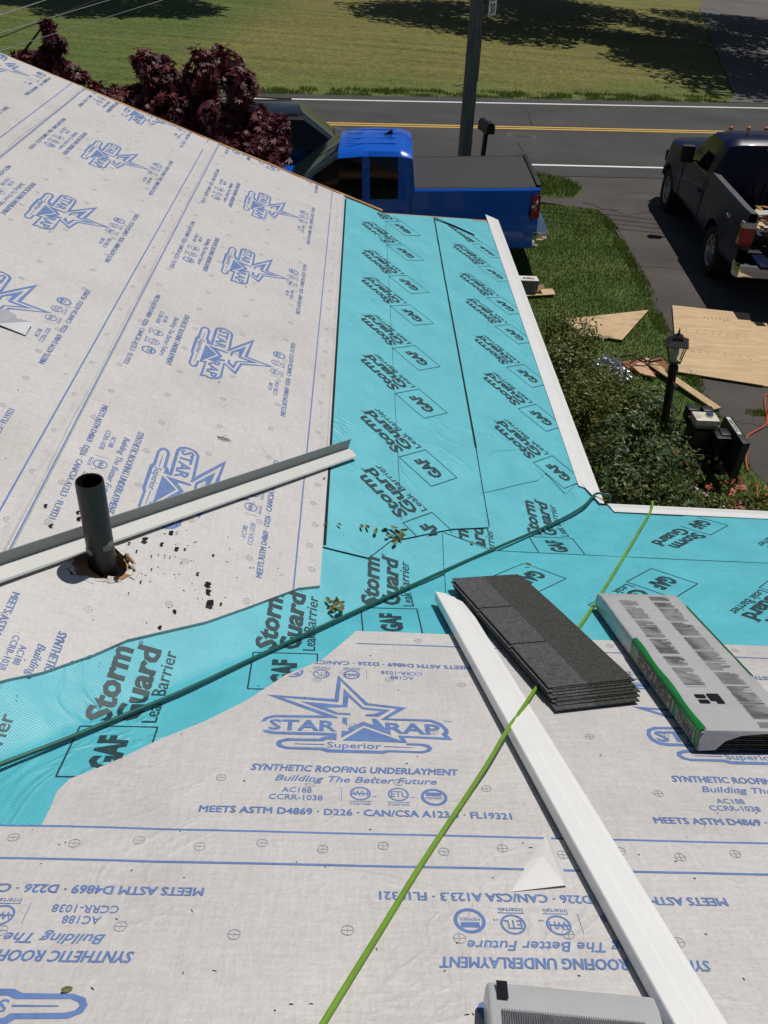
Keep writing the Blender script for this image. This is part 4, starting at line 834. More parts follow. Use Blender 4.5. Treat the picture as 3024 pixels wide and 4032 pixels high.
# ------------------------------------------------------------------ street furniture
M_POLE = mat('weathered_pole_wood', (0.15, 0.145, 0.135), 0.9, col2=(0.23, 0.225, 0.21), cscale=4, aniso=(9, 9, 0.7), bump=0.6, bscale=20)
pb = PG(1826, 650); pt = Vector((pb.x + 0.02, pb.y, 9.6))
for z_ in [2.0 + 0.1 * i for i in range(30)]:
    c = PG(1879, 2, z_)
    if c.y < pb.y: pt = pb + (c - pb) * (9.6 / c.z); break
pole = thing('utility_pole', 'grey weathered wooden utility pole standing beside the road', 'utility pole', pb)
MB().tube([pb + Vector((0, 0, -0.1)), pb.lerp(pt, 0.5), pt], [0.15, 0.13, 0.11], 16).build('shaft', M_POLE, pole, smooth=60, world=True)
b = MB(); b.bar(pt + Vector((-0.2, -1.1, -0.7)), pt + Vector((0.2, 1.1, -0.7)), 0.1, 0.11); b.build('cross_arm', M_POLE, pole, world=True)
b = MB()
for i in range(5): b.box(pb + (pt - pb) * (0.03 + 0.09 * i) + Vector((0.135, 0.02, 0)), (0.02, 0.03, 0.5))
b.tube([pb + Vector((0.12, -0.09, 0)), pb + (pt - pb) * 0.45 + Vector((0.11, -0.09, 0))], 0.012, 6); b.build('ground_wire', mat('grey_conduit', (0.2, 0.2, 0.2), 0.5), pole, world=True)
M_WIRE = mat('cable_black', (0.012, 0.012, 0.013), 0.5); M_WIREL = mat('cable_grey', (0.35, 0.35, 0.36), 0.4)
def wire(a, c, r, m, sag, label):
    pts = [Vector(a).lerp(Vector(c), t / 16) - Vector((0, 0, sag * 4 * (t / 16) * (1 - t / 16))) for t in range(17)]
    return tag(MB().tube(pts, r, 6).build('overhead_wire', m, None, smooth=60), label, 'wire')
for k, (h, nm) in enumerate(((9.3, 'top'), (8.55, 'second'), (7.8, 'third'), (7.05, 'lowest'))):
    wire((pb.x - 14, pb.y + 1.8, h), (pb.x + 24, pb.y - 3.1, h), 0.018, M_WIRE, 0.0, 'black overhead power line, %s of four along the road' % nm)
for (x0, y0), (x1, y1), r, m, nm in (((0, 60), (180, 0), 0.006, M_WIREL, 'thickest pale service wire above the red maple at the top left corner'), ((0, 130), (430, 0), 0.004, M_WIREL, 'middle pale service wire above the far lawn at top left'), ((0, 200), (640, 0), 0.0035, M_WIREL, 'long thin service wire passing over the red maple'), ((0, 148), (380, 0), 0.006, M_WIRE, 'thin dark service wire at the top left')):
    a = CAM_C + ray(x0, y0) * (10.5 / ray(x0, y0).y); c = CAM_C + ray(x1, y1) * (16.0 / ray(x1, y1).y); d = c - a; wire(a - d * 0.5, c + d * 0.9, r, m, 0.0, nm)
# mailbox
M_BLACKP = mat('black_paint', (0.010, 0.010, 0.011), 0.35, var=0.2, vscale=15)
mbp = PG(1896, 652); mb = thing('mailbox', 'black domed mailbox on a square black post by the road', 'mailbox', mbp, RZ(math.radians(16)))
MB().box((0, 0, 0.36), (0.085, 0.085, 0.72)).build('post', M_BLACKP, mb, bevel=0.006)
prof = [(-0.095, 0.0), (0.095, 0.0), (0.095, 0.13), (0.088, 0.17), (0.067, 0.203), (0.035, 0.222), (0, 0.228), (-0.035, 0.222), (-0.067, 0.203), (-0.088, 0.17), (-0.095, 0.13)]
MB().prism([(x, -0.24, z + 0.72) for x, z in prof], (0, 0.48, 0)).build('box', M_BLACKP, mb, smooth=35)
MB().prism([(x * 1.05, 0.24, (z - 0.1) * 1.05 + 0.82) for x, z in prof], (0, 0.02, 0)).build('door', M_BLACKP, mb, smooth=35)
MB().box((0.102, 0.08, 0.9), (0.008, 0.03, 0.13)).build('flag', mat('pale_flag', (0.35, 0.33, 0.3), 0.5), mb)
# speed limit sign
sb = PG(1879, 320); sg = thing('speed_limit_sign', 'white speed limit sign on a thin dark post across the road', 'road sign', sb)
MB().bar(sb, sb + Vector((-0.11, 0, 2.6)), 0.05, 0.05, up=(0, 1, 0)).build('post', mat('rusty_post', (0.045, 0.03, 0.025), 0.8), sg, world=True)
rd = Vector((0.52, 0.854, 0)); nrm = Vector((-0.854, 0.52, 0)) * -1; nrm = Vector((-0.854, -0.52, 0)); rd = Vector((0.52, -0.854, 0)) * -1; rd = Vector((0.5, 0.866, 0)); nrm = Vector((0.866, -0.5, 0))
cen = PG(1921, 62, 1.80); cen = sb + Vector((0.19, -0.04, 1.82)); lean = Vector((-0.04, 0, 1)).normalized()
def SG(x, z, d=0.0): return cen + rd * x + lean * z + nrm * d
MB().add([SG(-.305, 0), SG(.305, 0), SG(.305, .76), SG(-.305, .76), SG(-.305, 0, -.004), SG(.305, 0, -.004), SG(.305, .76, -.004), SG(-.305, .76, -.004)], [(0, 1, 2, 3), (7, 6, 5, 4), (0, 4, 5, 1), (1, 5, 6, 2), (2, 6, 7, 3), (3, 7, 4, 0)]).build('panel', mat('sign_white', (0.78, 0.78, 0.75), 0.5), sg, world=True)
for st, x0, x1, z0, cap in (('30', -.2, .2, .07, .27), ('LIMIT', -.22, .22, .40, .12), ('SPEED', -.22, .22, .56, .12)):
    p = P2(); p.text(st, x0, x1, z0, cap, bold=0.02); MB().add([SG(x, z, .004) for x, z in p.v], p.f).build('lettering', M_BLACKP, sg, world=True)
p = P2().frame(-.285, .02, .285, .74, .012); MB().add([SG(x, z, .004) for x, z in p.v], p.f).build('border', M_BLACKP, sg, world=True)
# lamp post
T = PG(2679, 1280, 1.92); LBx = T.x + 0.25; lp = thing('lamp_post', 'dark brown lamp post with glass lantern and ladder bar leaning beside the shrubs', 'lamp post', (LBx, T.y, 0))
ax = (T - Vector((LBx, T.y, 0))).normalized(); LR = ax.to_track_quat('Z', 'Y').to_matrix(); l0 = Vector((LBx, T.y, 0)); HL = (T - l0).length
M_LP = mat('dark_bronze_paint', (0.016, 0.012, 0.011), 0.42, var=0.3, vscale=12); M_CLEAR = bpy.data.materials.new('lantern_glass'); M_CLEAR.use_nodes = True
nt, bs = nodes(M_CLEAR); bs.inputs['Transmission Weight'].default_value = 0.9; bs.inputs['Roughness'].default_value = 0.08; bs.inputs['Base Color'].default_value = (0.82, 0.86, 0.84, 1); bs.inputs['IOR'].default_value = 1.05
def LPt(x, y, z): return l0 + LR @ Vector((x, y, z))
zt = HL - 0.43
MB().tube([LPt(0, 0, -0.1), LPt(0, 0, zt)], 0.042, 16).build('post', M_LP, lp, smooth=60, world=True)
MB().lathe([(0.042, zt - 0.09), (0.05, zt - 0.08), (0.05, zt - 0.02), (0.042, zt - 0.01), (0.03, zt), (0.03, zt + 0.02), (0.055, zt + 0.035), (0.0, zt + 0.036)], l0, LR, 16).build('collar', M_LP, lp, smooth=40, world=True)
zc = zt - 0.16
MB().tube([LPt(-0.21, 0, zc), LPt(0.17, 0, zc)], 0.0085, 8).build('ladder_bar', mat('worn_bronze', (0.20, 0.17, 0.13), 0.35, metal=0.7), lp, smooth=60, world=True)
MB().lathe([(0.0, 0.0), (0.013, 0.004), (0.016, 0.013), (0.013, 0.022), (0.0, 0.026)], LPt(0.17, 0, zc) - LR @ Vector((0, 0, 0.013)), LR, 10).build('bar_knob', M_LP, lp, smooth=60, world=True)
zb0, zb1 = zt + 0.04, zt + 0.235; r0_, r1_ = 0.060, 0.104; R45 = math.radians(28)
def cor(r, k, z): a = R45 + k * math.pi / 2; return LPt(r * math.cos(a) * 1.2, r * math.sin(a) * 1.2, z)
for k in range(4):
    MB().bar(cor(r0_, k, zb0), cor(r1_, k, zb1), 0.009, 0.009, up=(0.3, 1, 0)).build('lantern_frame', M_LP, lp, world=True)
    MB().add([cor(r0_, k, zb0), cor(r0_, k + 1, zb0), cor(r1_, k + 1, zb1), cor(r1_, k, zb1)], [(0, 1, 2, 3)]).build('pane', M_CLEAR, lp, world=True)
b = MB(); 
for ra, za, rb, zb_ in ((r1_ + 0.022, zb1, r1_ + 0.022, zb1 + 0.008), (r1_ + 0.022, zb1 + 0.008, 0.062, zb1 + 0.05), (0.062, zb1 + 0.05, 0.052, zb1 + 0.075), (0.052, zb1 + 0.075, 0.015, zb1 + 0.105)):
    b.add([cor(ra, k, za) for k in range(4)] + [cor(rb, k, zb_) for k in range(4)], [(k, (k + 1) % 4, 4 + (k + 1) % 4, 4 + k) for k in range(4)])
b.add([cor(r1_ + 0.022, k, zb1) for k in range(4)], [(3, 2, 1, 0)]); b.build('lantern_roof', M_LP, lp, world=True)
MB().lathe([(0.0, zb1 + 0.10), (0.012, zb1 + 0.105), (0.008, zb1 + 0.12), (0.013, zb1 + 0.128), (0.006, zb1 + 0.14), (0.003, zb1 + 0.165), (0.0, zb1 + 0.19)], l0, LR, 10).build('finial', M_LP, lp, smooth=60, world=True)
MB().lathe([(0.0, zb0), (0.02, zb0 + 0.01), (0.02, zb0 + 0.06), (0.03, zb0 + 0.09), (0.028, zb0 + 0.14), (0.0, zb0 + 0.16)], l0, LR, 12).build('bulb', mat('bulb_glass', (0.7, 0.7, 0.68), 0.15), lp, smooth=60, world=True)
# ------------------------------------------------------------------ timber and litter on the ground
def board(name, pts, th_, m, label, cat, z=0.01):
    return tag(MB().prism([(x, y, z) for x, y in pts], (0, 0, th_)).build(name, m), label, cat)
M_PLYG = mat('new_plywood', (0.56, 0.385, 0.205), 0.75, col2=(0.67, 0.49, 0.29), cscale=1.6, aniso=(1, 6, 1), var=0.12, vscale=2.5, detail=6)
M_PLYD = mat('dirty_plywood', (0.62, 0.44, 0.25), 0.8, col2=(0.22, 0.15, 0.09), cscale=2.6, aniso=(1, 2.4, 1), var=0.15, vscale=8, detail=9, ramp=(0.53, 0.72))
pl1 = thing('plywood_sheet', 'full pale plywood sheet lying on the driveway behind the lamp post', 'plywood', (5.4, 11.3, 0.03))
c4 = [(5.17, 12.62), (6.37, 12.48), (5.68, 10.08), (4.57, 10.34)]
MB().prism([(x, y, 0.030) for x, y in c4], (0, 0, 0.014)).build('panel', M_PLYG, pl1, world=True)
b = MB(); q = random.Random(2)
def onp(s, t): a = Vector(c4[0]).lerp(Vector(c4[1]), s); c = Vector(c4[3]).lerp(Vector(c4[2]), s); return a.lerp(c, t)
for t_ in (0.36, 0.40, 0.66, 0.69):
    for i in range(9):
        p = onp(0.08 + 0.1 * i + q.uniform(-0.03, 0.03), t_ + q.uniform(-0.008, 0.008)); b.lathe([(0.0, 0.0452), (0.013, 0.0452)], (p.x, p.y, 0), None, 7)
b.build('nail_stain', mat('nail_stain', (0.26, 0.17, 0.08), 0.8), pl1, world=True)
b = MB()
for i in range(7):
    p = onp(0.40 + 0.05 * i, 0.155 + 0.012 * (i % 2)); b.box((p.x, p.y, 0.0448), (0.028, 0.012, 0.001)); b.box((p.x + 0.008, p.y + 0.028, 0.0448), (0.006, 0.06, 0.001))
b.build('grade_stamp', mat('stamp_ink', (0.16, 0.11, 0.07), 0.8), pl1, world=True)
board('plywood_sheet', [(5.6, 12.3), (6.55, 12.2), (5.90, 10.05), (5.62, 10.12), (5.1, 10.9)], 0.014, M_PLYG, 'plywood sheet peeping out from under the full pale sheet', 'plywood', 0.012)
board('plywood_offcut', [(4.72, 12.37), (4.02, 11.23), (3.83, 11.28), (3.80, 11.25), (3.39, 11.34), (3.42, 11.45), (3.24, 11.81)], 0.014, M_PLYD, 'dirty triangular plywood offcut lying on the lawn beside the driveway', 'plywood offcut', 0.035)
board('plywood_offcut', [(2.80, 12.60), (3.32, 12.75), (3.31, 12.97), (2.86, 12.86)], 0.014, M_PLYG, 'small pale plywood offcut beside the carton on the lawn', 'plywood offcut', 0.04)
M_BROWN = mat('old_brown_board', (0.24, 0.095, 0.04), 0.85, var=0.3, vscale=12, aniso=(1, 5, 1)); M_PINK = mat('split_fresh_board', (0.60, 0.36, 0.22), 0.8, var=0.15, vscale=8)
board('board_scrap', [(3.82, 10.55), (4.46, 10.74), (4.52, 10.40), (4.36, 10.22), (3.90, 10.33)], 0.014, M_BROWN, 'old brown board scrap lying under the pale splintered board', 'board scrap', 0.03)
board('board_scrap', [(3.93, 10.40), (4.10, 10.52), (4.22, 10.66), (4.30, 10.60), (4.16, 10.42), (4.20, 10.10), (4.02, 10.16)], 0.02, M_PINK, 'splintered pale pink board scrap near the silver foil', 'board scrap', 0.05)
pk = thing('plank', 'long narrow pine plank running from the board scraps to the compressor', 'plank', (4.5, 9.9, 0.03))
MB().prism([(4.14, 10.49, 0.075), (4.25, 10.56, 0.075), (4.86, 9.40, 0.03), (4.75, 9.34, 0.03)], (0, 0, 0.02)).build('board', mat('pine', (0.55, 0.38, 0.20), 0.75, var=0.18, vscale=3, aniso=(6, 1, 1)), pk, world=True)
# carton
M_CART = mat('white_carton', (0.72, 0.72, 0.70), 0.6); M_KRAFT = mat('kraft_card', (0.33, 0.20, 0.11), 0.8); M_CSHADE = mat('carton_shaded_side', (0.20, 0.20, 0.205), 0.6)
ct = thing('carton', 'white and grey printed carton with an open flap on the lawn', 'carton', (2.80, 12.8, 0.045), RZ(math.radians(4)))
b = MB(); b.box((0, 0, 0.11), (0.42, 0.19, 0.22)); b.build('box', [M_CART], ct, bevel=0.004)
MB().add([(-.208, -.0962, .006), (.208, -.0962, .006), (.208, -.0962, .205), (-.208, -.0962, .205)], [(0, 1, 2, 3)]).build('side_shade', M_CSHADE, ct)  # near side coloured dark grey to stand for its shade
p = P2(); p.text('ST', -0.085, 0.045, -0.035, 0.05, bold=0.06); MB().add([(-x, -y - 0.01, 0.2215) for x, y in p.v], p.f).build('lettering', M_BLACKP, ct)
MB().add([(.075, -.045, .2214), (.15, -.045, .2214), (.15, .02, .2214), (.075, .02, .2214)], [(0, 1, 2, 3)]).build('red_emblem', mat('red_print', (0.5, 0.02, 0.05), 0.5), ct)
p = P2(); p.text('E', -0.012, 0.012, -0.015, 0.03, bold=0.04); MB().add([(0.112 - x, -0.012 - y, 0.2219) for x, y in p.v], p.f).build('lettering', M_CART, ct)
p = P2(); p.text('STINGER', -0.075, 0.075, -0.01, 0.022, bold=0.02); MB().add([(0.10 - y, -0.0966, 0.105 - x * 0.9) for x, y in p.v], p.f).build('lettering', M_BLACKP, ct)
MB().prism([(0.21, -0.09, 0.03), (0.21, 0.09, 0.03), (0.33, 0.09, 0.10), (0.33, -0.07, 0.10)], (-0.002, 0, 0.004)).build('flap', M_KRAFT, ct)
# foil
def crumple(name, c, s, m, seed, sub=4, amp=0.35, fr=3.0):
    bm = bmesh.new(); bmesh.ops.create_icosphere(bm, subdivisions=sub, radius=1)
    for v in bm.verts:
        n = noise.noise(v.co * fr + Vector((seed, 0, 0))) + 0.5 * noise.noise(v.co * fr * 2.7 + Vector((0, seed, 0))); v.co = v.co * (1 + amp * n); v.co = Vector((v.co.x * s[0], v.co.y * s[1], max(-0.1, v.co.z) * s[2]))
    me = bpy.data.meshes.new(name); bm.to_mesh(me); bm.free(); me.materials.append(m); o = link(name, me); o.location = c; return o
fo = PG(2395, 1440, 0.15); M_FOIL = mat('crumpled_foil', (0.72, 0.74, 0.78), 0.2, metal=0.95, bump=0.8, bscale=22)
tag(crumple('foil_bundle', (fo.x, fo.y, 0.06), (0.2, 0.16, 0.2), M_FOIL, 3.0), 'crumpled silver foil bundle lying among the shrubs', 'foil')
fo = PG(2455, 1468, 0.12); tag(crumple('foil_bundle', (fo.x, fo.y, 0.05), (0.13, 0.12, 0.12), M_FOIL, 8.0), 'smaller crumpled foil scrap at the end of the board scraps', 'foil')
# dead twigs beside the boards
M_TWIG = mat('dead_twig', (0.07, 0.045, 0.035), 0.9)
for k, l in enumerate(([(2445, 1405), (2490, 1400), (2535, 1425), (2590, 1400)], [(2480, 1430), (2520, 1410), (2560, 1425), (2605, 1415)])):
    b = MB(); P = [PG(x, y, 0.12 + 0.05 * (i % 2)) for i, (x, y) in enumerate(l)]; b.tube(spline(P, 4), 0.012, 6)
    for i in range(3): b.tube([P[i], P[i] + Vector((0.12, 0.1 - 0.1 * i, 0.08))], 0.006, 5)
    tag(b.build('dead_branch', M_TWIG), ('crooked dead branch lying behind the board scraps' if k == 0 else 'thinner dead branch crossing the other by the lamp post'), 'branch')
# cords, pipe
M_OR = mat('orange_hose_rubber', (0.50, 0.10, 0.035), 0.5); M_RED = mat('red_hose_rubber', (0.36, 0.02, 0.025), 0.45)
def gtube(name, l, r, m, label, cat, z=0.03): return tag(MB().tube(spline([PG(x, y, z) for x, y in l], 6), r, 8).build(name, m, None, smooth=60), label, cat)
Cz = lambda a, c: (2600 + a * 0.25558, 1540 + c * 0.25558)
gtube('air_hose', [(3200, 1500), (3090, 1530)] + [Cz(*q_) for q_ in [(1659, 50), (1612, 90), (1618, 250), (1645, 400), (1620, 520), (1480, 610), (1360, 680), (1325, 760), (1345, 880), (1320, 1010), (1330, 1160), (1355, 1230)]], 0.012, M_OR, 'orange air hose snaking along the driveway edge', 'hose', 0.02)
gtube('air_hose', [Cz(*q_) for q_ in [(1480, 1440), (1495, 1600), (1465, 1720), (1500, 1890), (1560, 2050)]], 0.011, M_OR, 'short run of orange hose at the eave by the flower bed', 'hose', 0.02)
gtube('air_hose', [Cz(*q_) for q_ in [(1659, 1590), (1590, 1640), (1600, 1720), (1659, 1770)]], 0.011, M_OR, 'looped orange hose at the right frame edge below the driveway', 'hose', 0.02)
gtube('air_hose', [Cz(*q_) for q_ in [(1240, 1470), (1250, 1400), (1180, 1330), (1080, 1440), (960, 1370), (900, 1400), (930, 1560)]], 0.010, M_RED, 'red hose coiled in front of the compressor', 'hose', 0.06)
gtube('air_hose', [Cz(*q_) for q_ in [(140, 820), (260, 960), (390, 1110), (450, 1190)]], 0.008, M_RED, 'thin red hose lying in the shrubs left of the compressor', 'hose', 0.35)
gtube('white_pipe', [Cz(*q_) for q_ in [(380, 1395), (580, 1530), (790, 1680), (1030, 1830)]], 0.022, mat('white_pvc', (0.68, 0.68, 0.66), 0.45, var=0.15, vscale=10), 'white plastic pipe lying among the flowers in front of the compressor', 'pipe', 0.12)
# ------------------------------------------------------------------ vehicles
def paint(name, c, rough=0.25): return mat(name, c, rough, metal=0.0, spec=0.4, coat=0.3)
M_GLASSD = mat('tinted_glass', (0.005, 0.006, 0.007), 0.05, spec=0.4); M_GLASSW = mat('windscreen_glass', (0.014, 0.022, 0.020), 0.05, spec=0.6)
M_TYRE = mat('tyre_rubber', (0.012, 0.012, 0.012), 0.85); M_ALLOY = mat('alloy', (0.42, 0.43, 0.45), 0.3, metal=0.8, var=0.15, vscale=9); M_CHROME = mat('chrome', (0.75, 0.76, 0.78), 0.08, metal=1.0); M_TRIM = mat('black_trim', (0.010, 0.010, 0.011), 0.55); M_TONNEAU = mat('black_vinyl_tonneau', (0.035, 0.035, 0.036), 0.6, var=0.08, vscale=6, bump=0.1, bscale=200)
M_TAIL = mat('tail_lamp_red', (0.28, 0.008, 0.012), 0.12, coat=1.0); M_TAILW = mat('reversing_lamp', (0.55, 0.52, 0.50), 0.15); M_AMB = mat('amber_lens', (0.62, 0.16, 0.03), 0.15, coat=1.0); M_HEAD = mat('headlamp_glass', (0.5, 0.52, 0.53), 0.1)
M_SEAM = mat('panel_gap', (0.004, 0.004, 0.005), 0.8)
class Loft:
    """stations along x; each has 8 (y, z) half-section points; faces are sorted into named parts"""
    def __init__(s): s.st = []
    def add(s, x, pts, zone): s.st.append((x, pts, zone))
    def parts(s, classify):
        out = {}
        S = s.st
        for i in range(len(S) - 1):
            (xa, A_, za), (xb, B_, zb) = S[i], S[i + 1]
            for side in (1, -1):
                for j in range(len(A_) - 1):
                    nm = classify(i, za, zb, j, (xa + xb) / 2, side)
                    if nm is None: continue
                    q = [(xa, A_[j][0] * side, A_[j][1]), (xb, B_[j][0] * side, B_[j][1]), (xb, B_[j + 1][0] * side, B_[j + 1][1]), (xa, A_[j + 1][0] * side, A_[j + 1][1])]
                    if side == -1: q = q[::-1]
                    out.setdefault(nm, []).append(q)
        for (x, P_, z), nm, fl in ((S[0], 'end0', 0), (S[-1], 'end1', 1)):
            r = [(x, y, z_) for y, z_ in P_] + [(x, -y, z_) for y, z_ in P_[::-1]]
            out.setdefault(classify(-1, nm, nm, 0, x, 0), []).append(r[::-1] if not fl else r)
        return out
def build_quads(name, qs, m, parent, smooth=32):
    bm = bmesh.new()
    for q in qs:
        vs_ = [bm.verts.new(p) for p in q]
        try: bm.faces.new(vs_)
        except ValueError: pass
    bmesh.ops.remove_doubles(bm, verts=bm.verts[:], dist=1e-4); bmesh.ops.dissolve_degenerate(bm, edges=bm.edges[:], dist=1e-5)
    bmesh.ops.recalc_face_normals(bm, faces=bm.faces[:])
    me = bpy.data.meshes.new(name); bm.to_mesh(me); bm.free(); me.materials.append(m)
    me.polygons.foreach_set('use_smooth', [True] * len(me.polygons)); me.set_sharp_from_angle(angle=math.radians(smooth)); return link(name, me, parent)
def wheel(th, x, y, R, wd, side, spokes=8, m=None):
    rot = Matrix.Rotation(-side * math.pi / 2, 3, 'X'); w = MB(); t = wd / 2; ri = R * 0.60
    o = w.lathe([(ri, -t), (R * 0.9, -t), (R, -t * 0.7), (R, t * 0.7), (R * 0.93, t), (ri + 0.02, t), (ri, t * 0.85), (ri, -t)], (x, y, R), rot, 28).build('wheel', M_TYRE, th, smooth=40)
    b = MB(); b.lathe([(ri, t * 0.85), (ri - 0.02, t * 0.8), (ri - 0.035, t * 0.35), (0.09, t * 0.30), (0.09, t * 0.5), (0.05, t * 0.62), (0.0, t * 0.62)], (x, y, R), rot, 24)
    for k in range(spokes):
        a = 2 * math.pi * k / spokes; c = rot @ Vector((math.cos(a) * (ri + 0.08) / 2, math.sin(a) * (ri + 0.08) / 2, t * 0.55)); d = rot @ Vector((math.cos(a), math.sin(a), 0))
        cc = Vector((x, y, R)) + c; b.bar(cc - d * (ri - 0.1) / 2, cc + d * (ri - 0.1) / 2, 0.05, t * 0.3, up=rot @ Vector((0, 0, 1)))
    b.build('rim', m or M_ALLOY, o, smooth=40); return o
def arch(x, wheels, R, Ra, zr):
    z = zr
    for xc in wheels:
        d = abs(x - xc)
        if d < Ra: z = max(z, R + math.sqrt(max(0, Ra * Ra - d * d)) * 0.98)
    return z
def pickup(th, P):
    """x forward from the tail; P holds the measures"""
    hw, R, Ra = P['hw'], P['R'], P['Ra']; wh = (P['xr'], P['xf']); L_ = Loft()
    xs = set([0.0, 0.04, P['bed'], P['bed'] + 0.035] + P['cabx'] + [P['wst'], P['wsm'], P['cowl'], P['cowl'] + 0.12, P['len'] - 0.55, P['len'] - 0.25, P['len'] - 0.08, P['len']])
    for xc in wh:
        for k in range(-6, 7): xs.add(round(xc + Ra * math.sin(k * math.pi / 12) * 1.0, 3))
        xs.add(xc - Ra - 0.02); xs.add(xc + Ra + 0.02)
    for k in range(1, 8): xs.add(P['bed'] * k / 8)
    xs = sorted(x for x in xs if 0 <= x <= P['len'])
    for x in xs:
        zb = arch(x, wh, R, Ra, P['rock']); w = hw
        if x > P['len'] - 0.6: w = hw - 0.16 * ((x - P['len'] + 0.6) / 0.6) ** 2
        if x < 0.05: w = hw - 0.02
        fl = 0.0
        for xc in wh:
            d = abs(x - xc) / (Ra + 0.12)
            if d < 1: fl = P.get('flare', 0.025) * (1 - d * d)
        z1 = max(zb + 0.03, 0.62); z2 = max(z1 + 0.03, 0.86); z3 = max(z2 + 0.04, 1.06)
        side = [(w - 0.05 + fl, zb), (w - 0.005 + fl, max(zb + 0.015, z1 - 0.10 if zb < 0.5 else z1)), (w + fl, z2), (w - 0.012 + fl * 0.4, z3)]
        if x <= P['bed'] + 1e-6:
            zone = 'bed'; zr = P['rail']
            if P['open']: top = [(w - 0.025, zr - 0.03), (w - 0.045, zr), (w - 0.145, zr), (w - 0.16, 0.84), (0.0, 0.84)]
            else: top = [(w - 0.03, zr - 0.03), (w - 0.06, zr), (w - 0.13, zr + 0.004), (w - 0.5, zr + 0.008), (0.0, zr + 0.010)]
        elif x <= P['wst'] + 1e-6:
            zone = 'cab'; dr = 0.0; zt = P['roof']
            t = (x - P['bed'] - 0.035) / (P['wst'] - P['bed'] - 0.035); rear = max(0, 1 - t / 0.10); bow = -0.055 * abs(2 * t - 1) ** 3
            top = [(w - 0.035, P['belt']), (w - 0.185 - 0.02 * rear, zt - 0.11 - 0.02 * rear + bow * .5), (w - 0.245, zt - 0.045 - 0.025 * rear + bow), (w - 0.42, zt - 0.01 - 0.03 * rear + bow), (0.0, zt + 0.015 - 0.03 * rear + bow)]
        elif x < P['cowl'] - 1e-6:
            zone = 'screen'; t = (x - P['wst']) / (P['cowl'] - P['wst']); zt = P['roof']; c = 1 - t
            top = [(w - 0.035, P['belt']), (w - 0.185 + 0.10 * t, P['belt'] + 0.03 + (zt - 0.13 - P['belt'] - 0.03) * c), (w - 0.245 + 0.11 * t, P['belt'] + 0.035 + (zt - 0.065 - P['belt'] - 0.035) * c), (w - 0.42 + 0.05 * t, P['belt'] + 0.05 + (zt - 0.03 - P['belt'] - 0.05) * c), (0.0, P['belt'] + 0.07 + (zt - 0.005 - P['belt'] - 0.07) * c)]
        else:
            zone = 'hood'; t = (x - P['cowl']) / (P['len'] - P['cowl']); dz = -0.10 * t * t - (0.16 if x >= P['len'] - 0.01 else 0); hb = P['belt'] + dz
            top = [(w - 0.04, hb - 0.01), (w - 0.11, hb + 0.025), (w - 0.2, hb + 0.035), (w - 0.42, hb + 0.05 + P.get('bulge', 0.0)), (0.0, hb + 0.07)]
        L_.add(x, side + top, zone)
    wins = P['wins']
    def cl(i, za, zb, j, x, side):
        if i == -1: return 'tail_panel' if za == 'end0' else 'grille'
        if j == 4 and za in ('cab', 'screen') and zb in ('cab', 'screen'):
            for k, (a, b_) in enumerate(wins):
                if a < x < b_: return 'window_%d_%d' % (k, side)
        if za in ('cab', 'screen') and zb in ('screen', 'hood') and x > P['wst'] and j >= 5: return 'windscreen'
        if za == 'bed' and zb == 'bed':
            if P['open'] and j >= 6: return 'bed_liner'
            if j == 5: return 'bed_rail'
            if not P['open'] and j >= 6: return 'tonneau_cover'
        if za == 'bed' and zb == 'cab' and P['open'] and j >= 6: return 'cab_back'
        if j >= 5 and za == 'cab' and zb == 'cab': return 'roof'
        return 'body'
    body = None; mm = {'body': P['paint'], 'roof': P['paint'], 'cab_back': P['paint'], 'tail_panel': P['paint'], 'grille': M_TRIM, 'windscreen': M_GLASSW, 'bed_liner': P.get('liner', M_TRIM), 'bed_rail': P.get('railm', M_TRIM), 'tonneau_cover': M_TONNEAU}
    pr = L_.parts(cl)
    if P['open']: pr.pop('tail_panel', None)
    for nm, qs in pr.items():
        if nm.startswith('window'): build_quads('side_window', [[(x, y * 1.0, z) for x, y, z in q] for q in qs], M_GLASSD, th)
        else:
            o = build_quads(nm, qs, mm[nm], th)
            if nm == 'body': body = o
    for xc in wh:
        for sd in (1, -1): wheel(th, xc, sd * (hw - 0.135), R, 0.26, sd, P.get('spokes', 8), P.get('rimm'))
    # dark inner wells
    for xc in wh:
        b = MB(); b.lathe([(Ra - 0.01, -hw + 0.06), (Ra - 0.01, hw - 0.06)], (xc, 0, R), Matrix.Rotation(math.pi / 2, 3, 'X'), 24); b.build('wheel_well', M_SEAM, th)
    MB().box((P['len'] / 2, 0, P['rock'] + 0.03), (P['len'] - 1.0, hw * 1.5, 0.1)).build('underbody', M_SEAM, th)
    # rear window
    x = P['bed'] + 0.03; zt = P['roof']; bl = P['belt']
    MB().add([(x - 0.0, -hw + 0.27, bl + 0.07), (x, hw - 0.27, bl + 0.07), (x + 0.02, hw - 0.31, zt - 0.13), (x + 0.02, -hw + 0.31, zt - 0.13)], [(0, 3, 2, 1)]).build('rear_window', M_GLASSD, th)
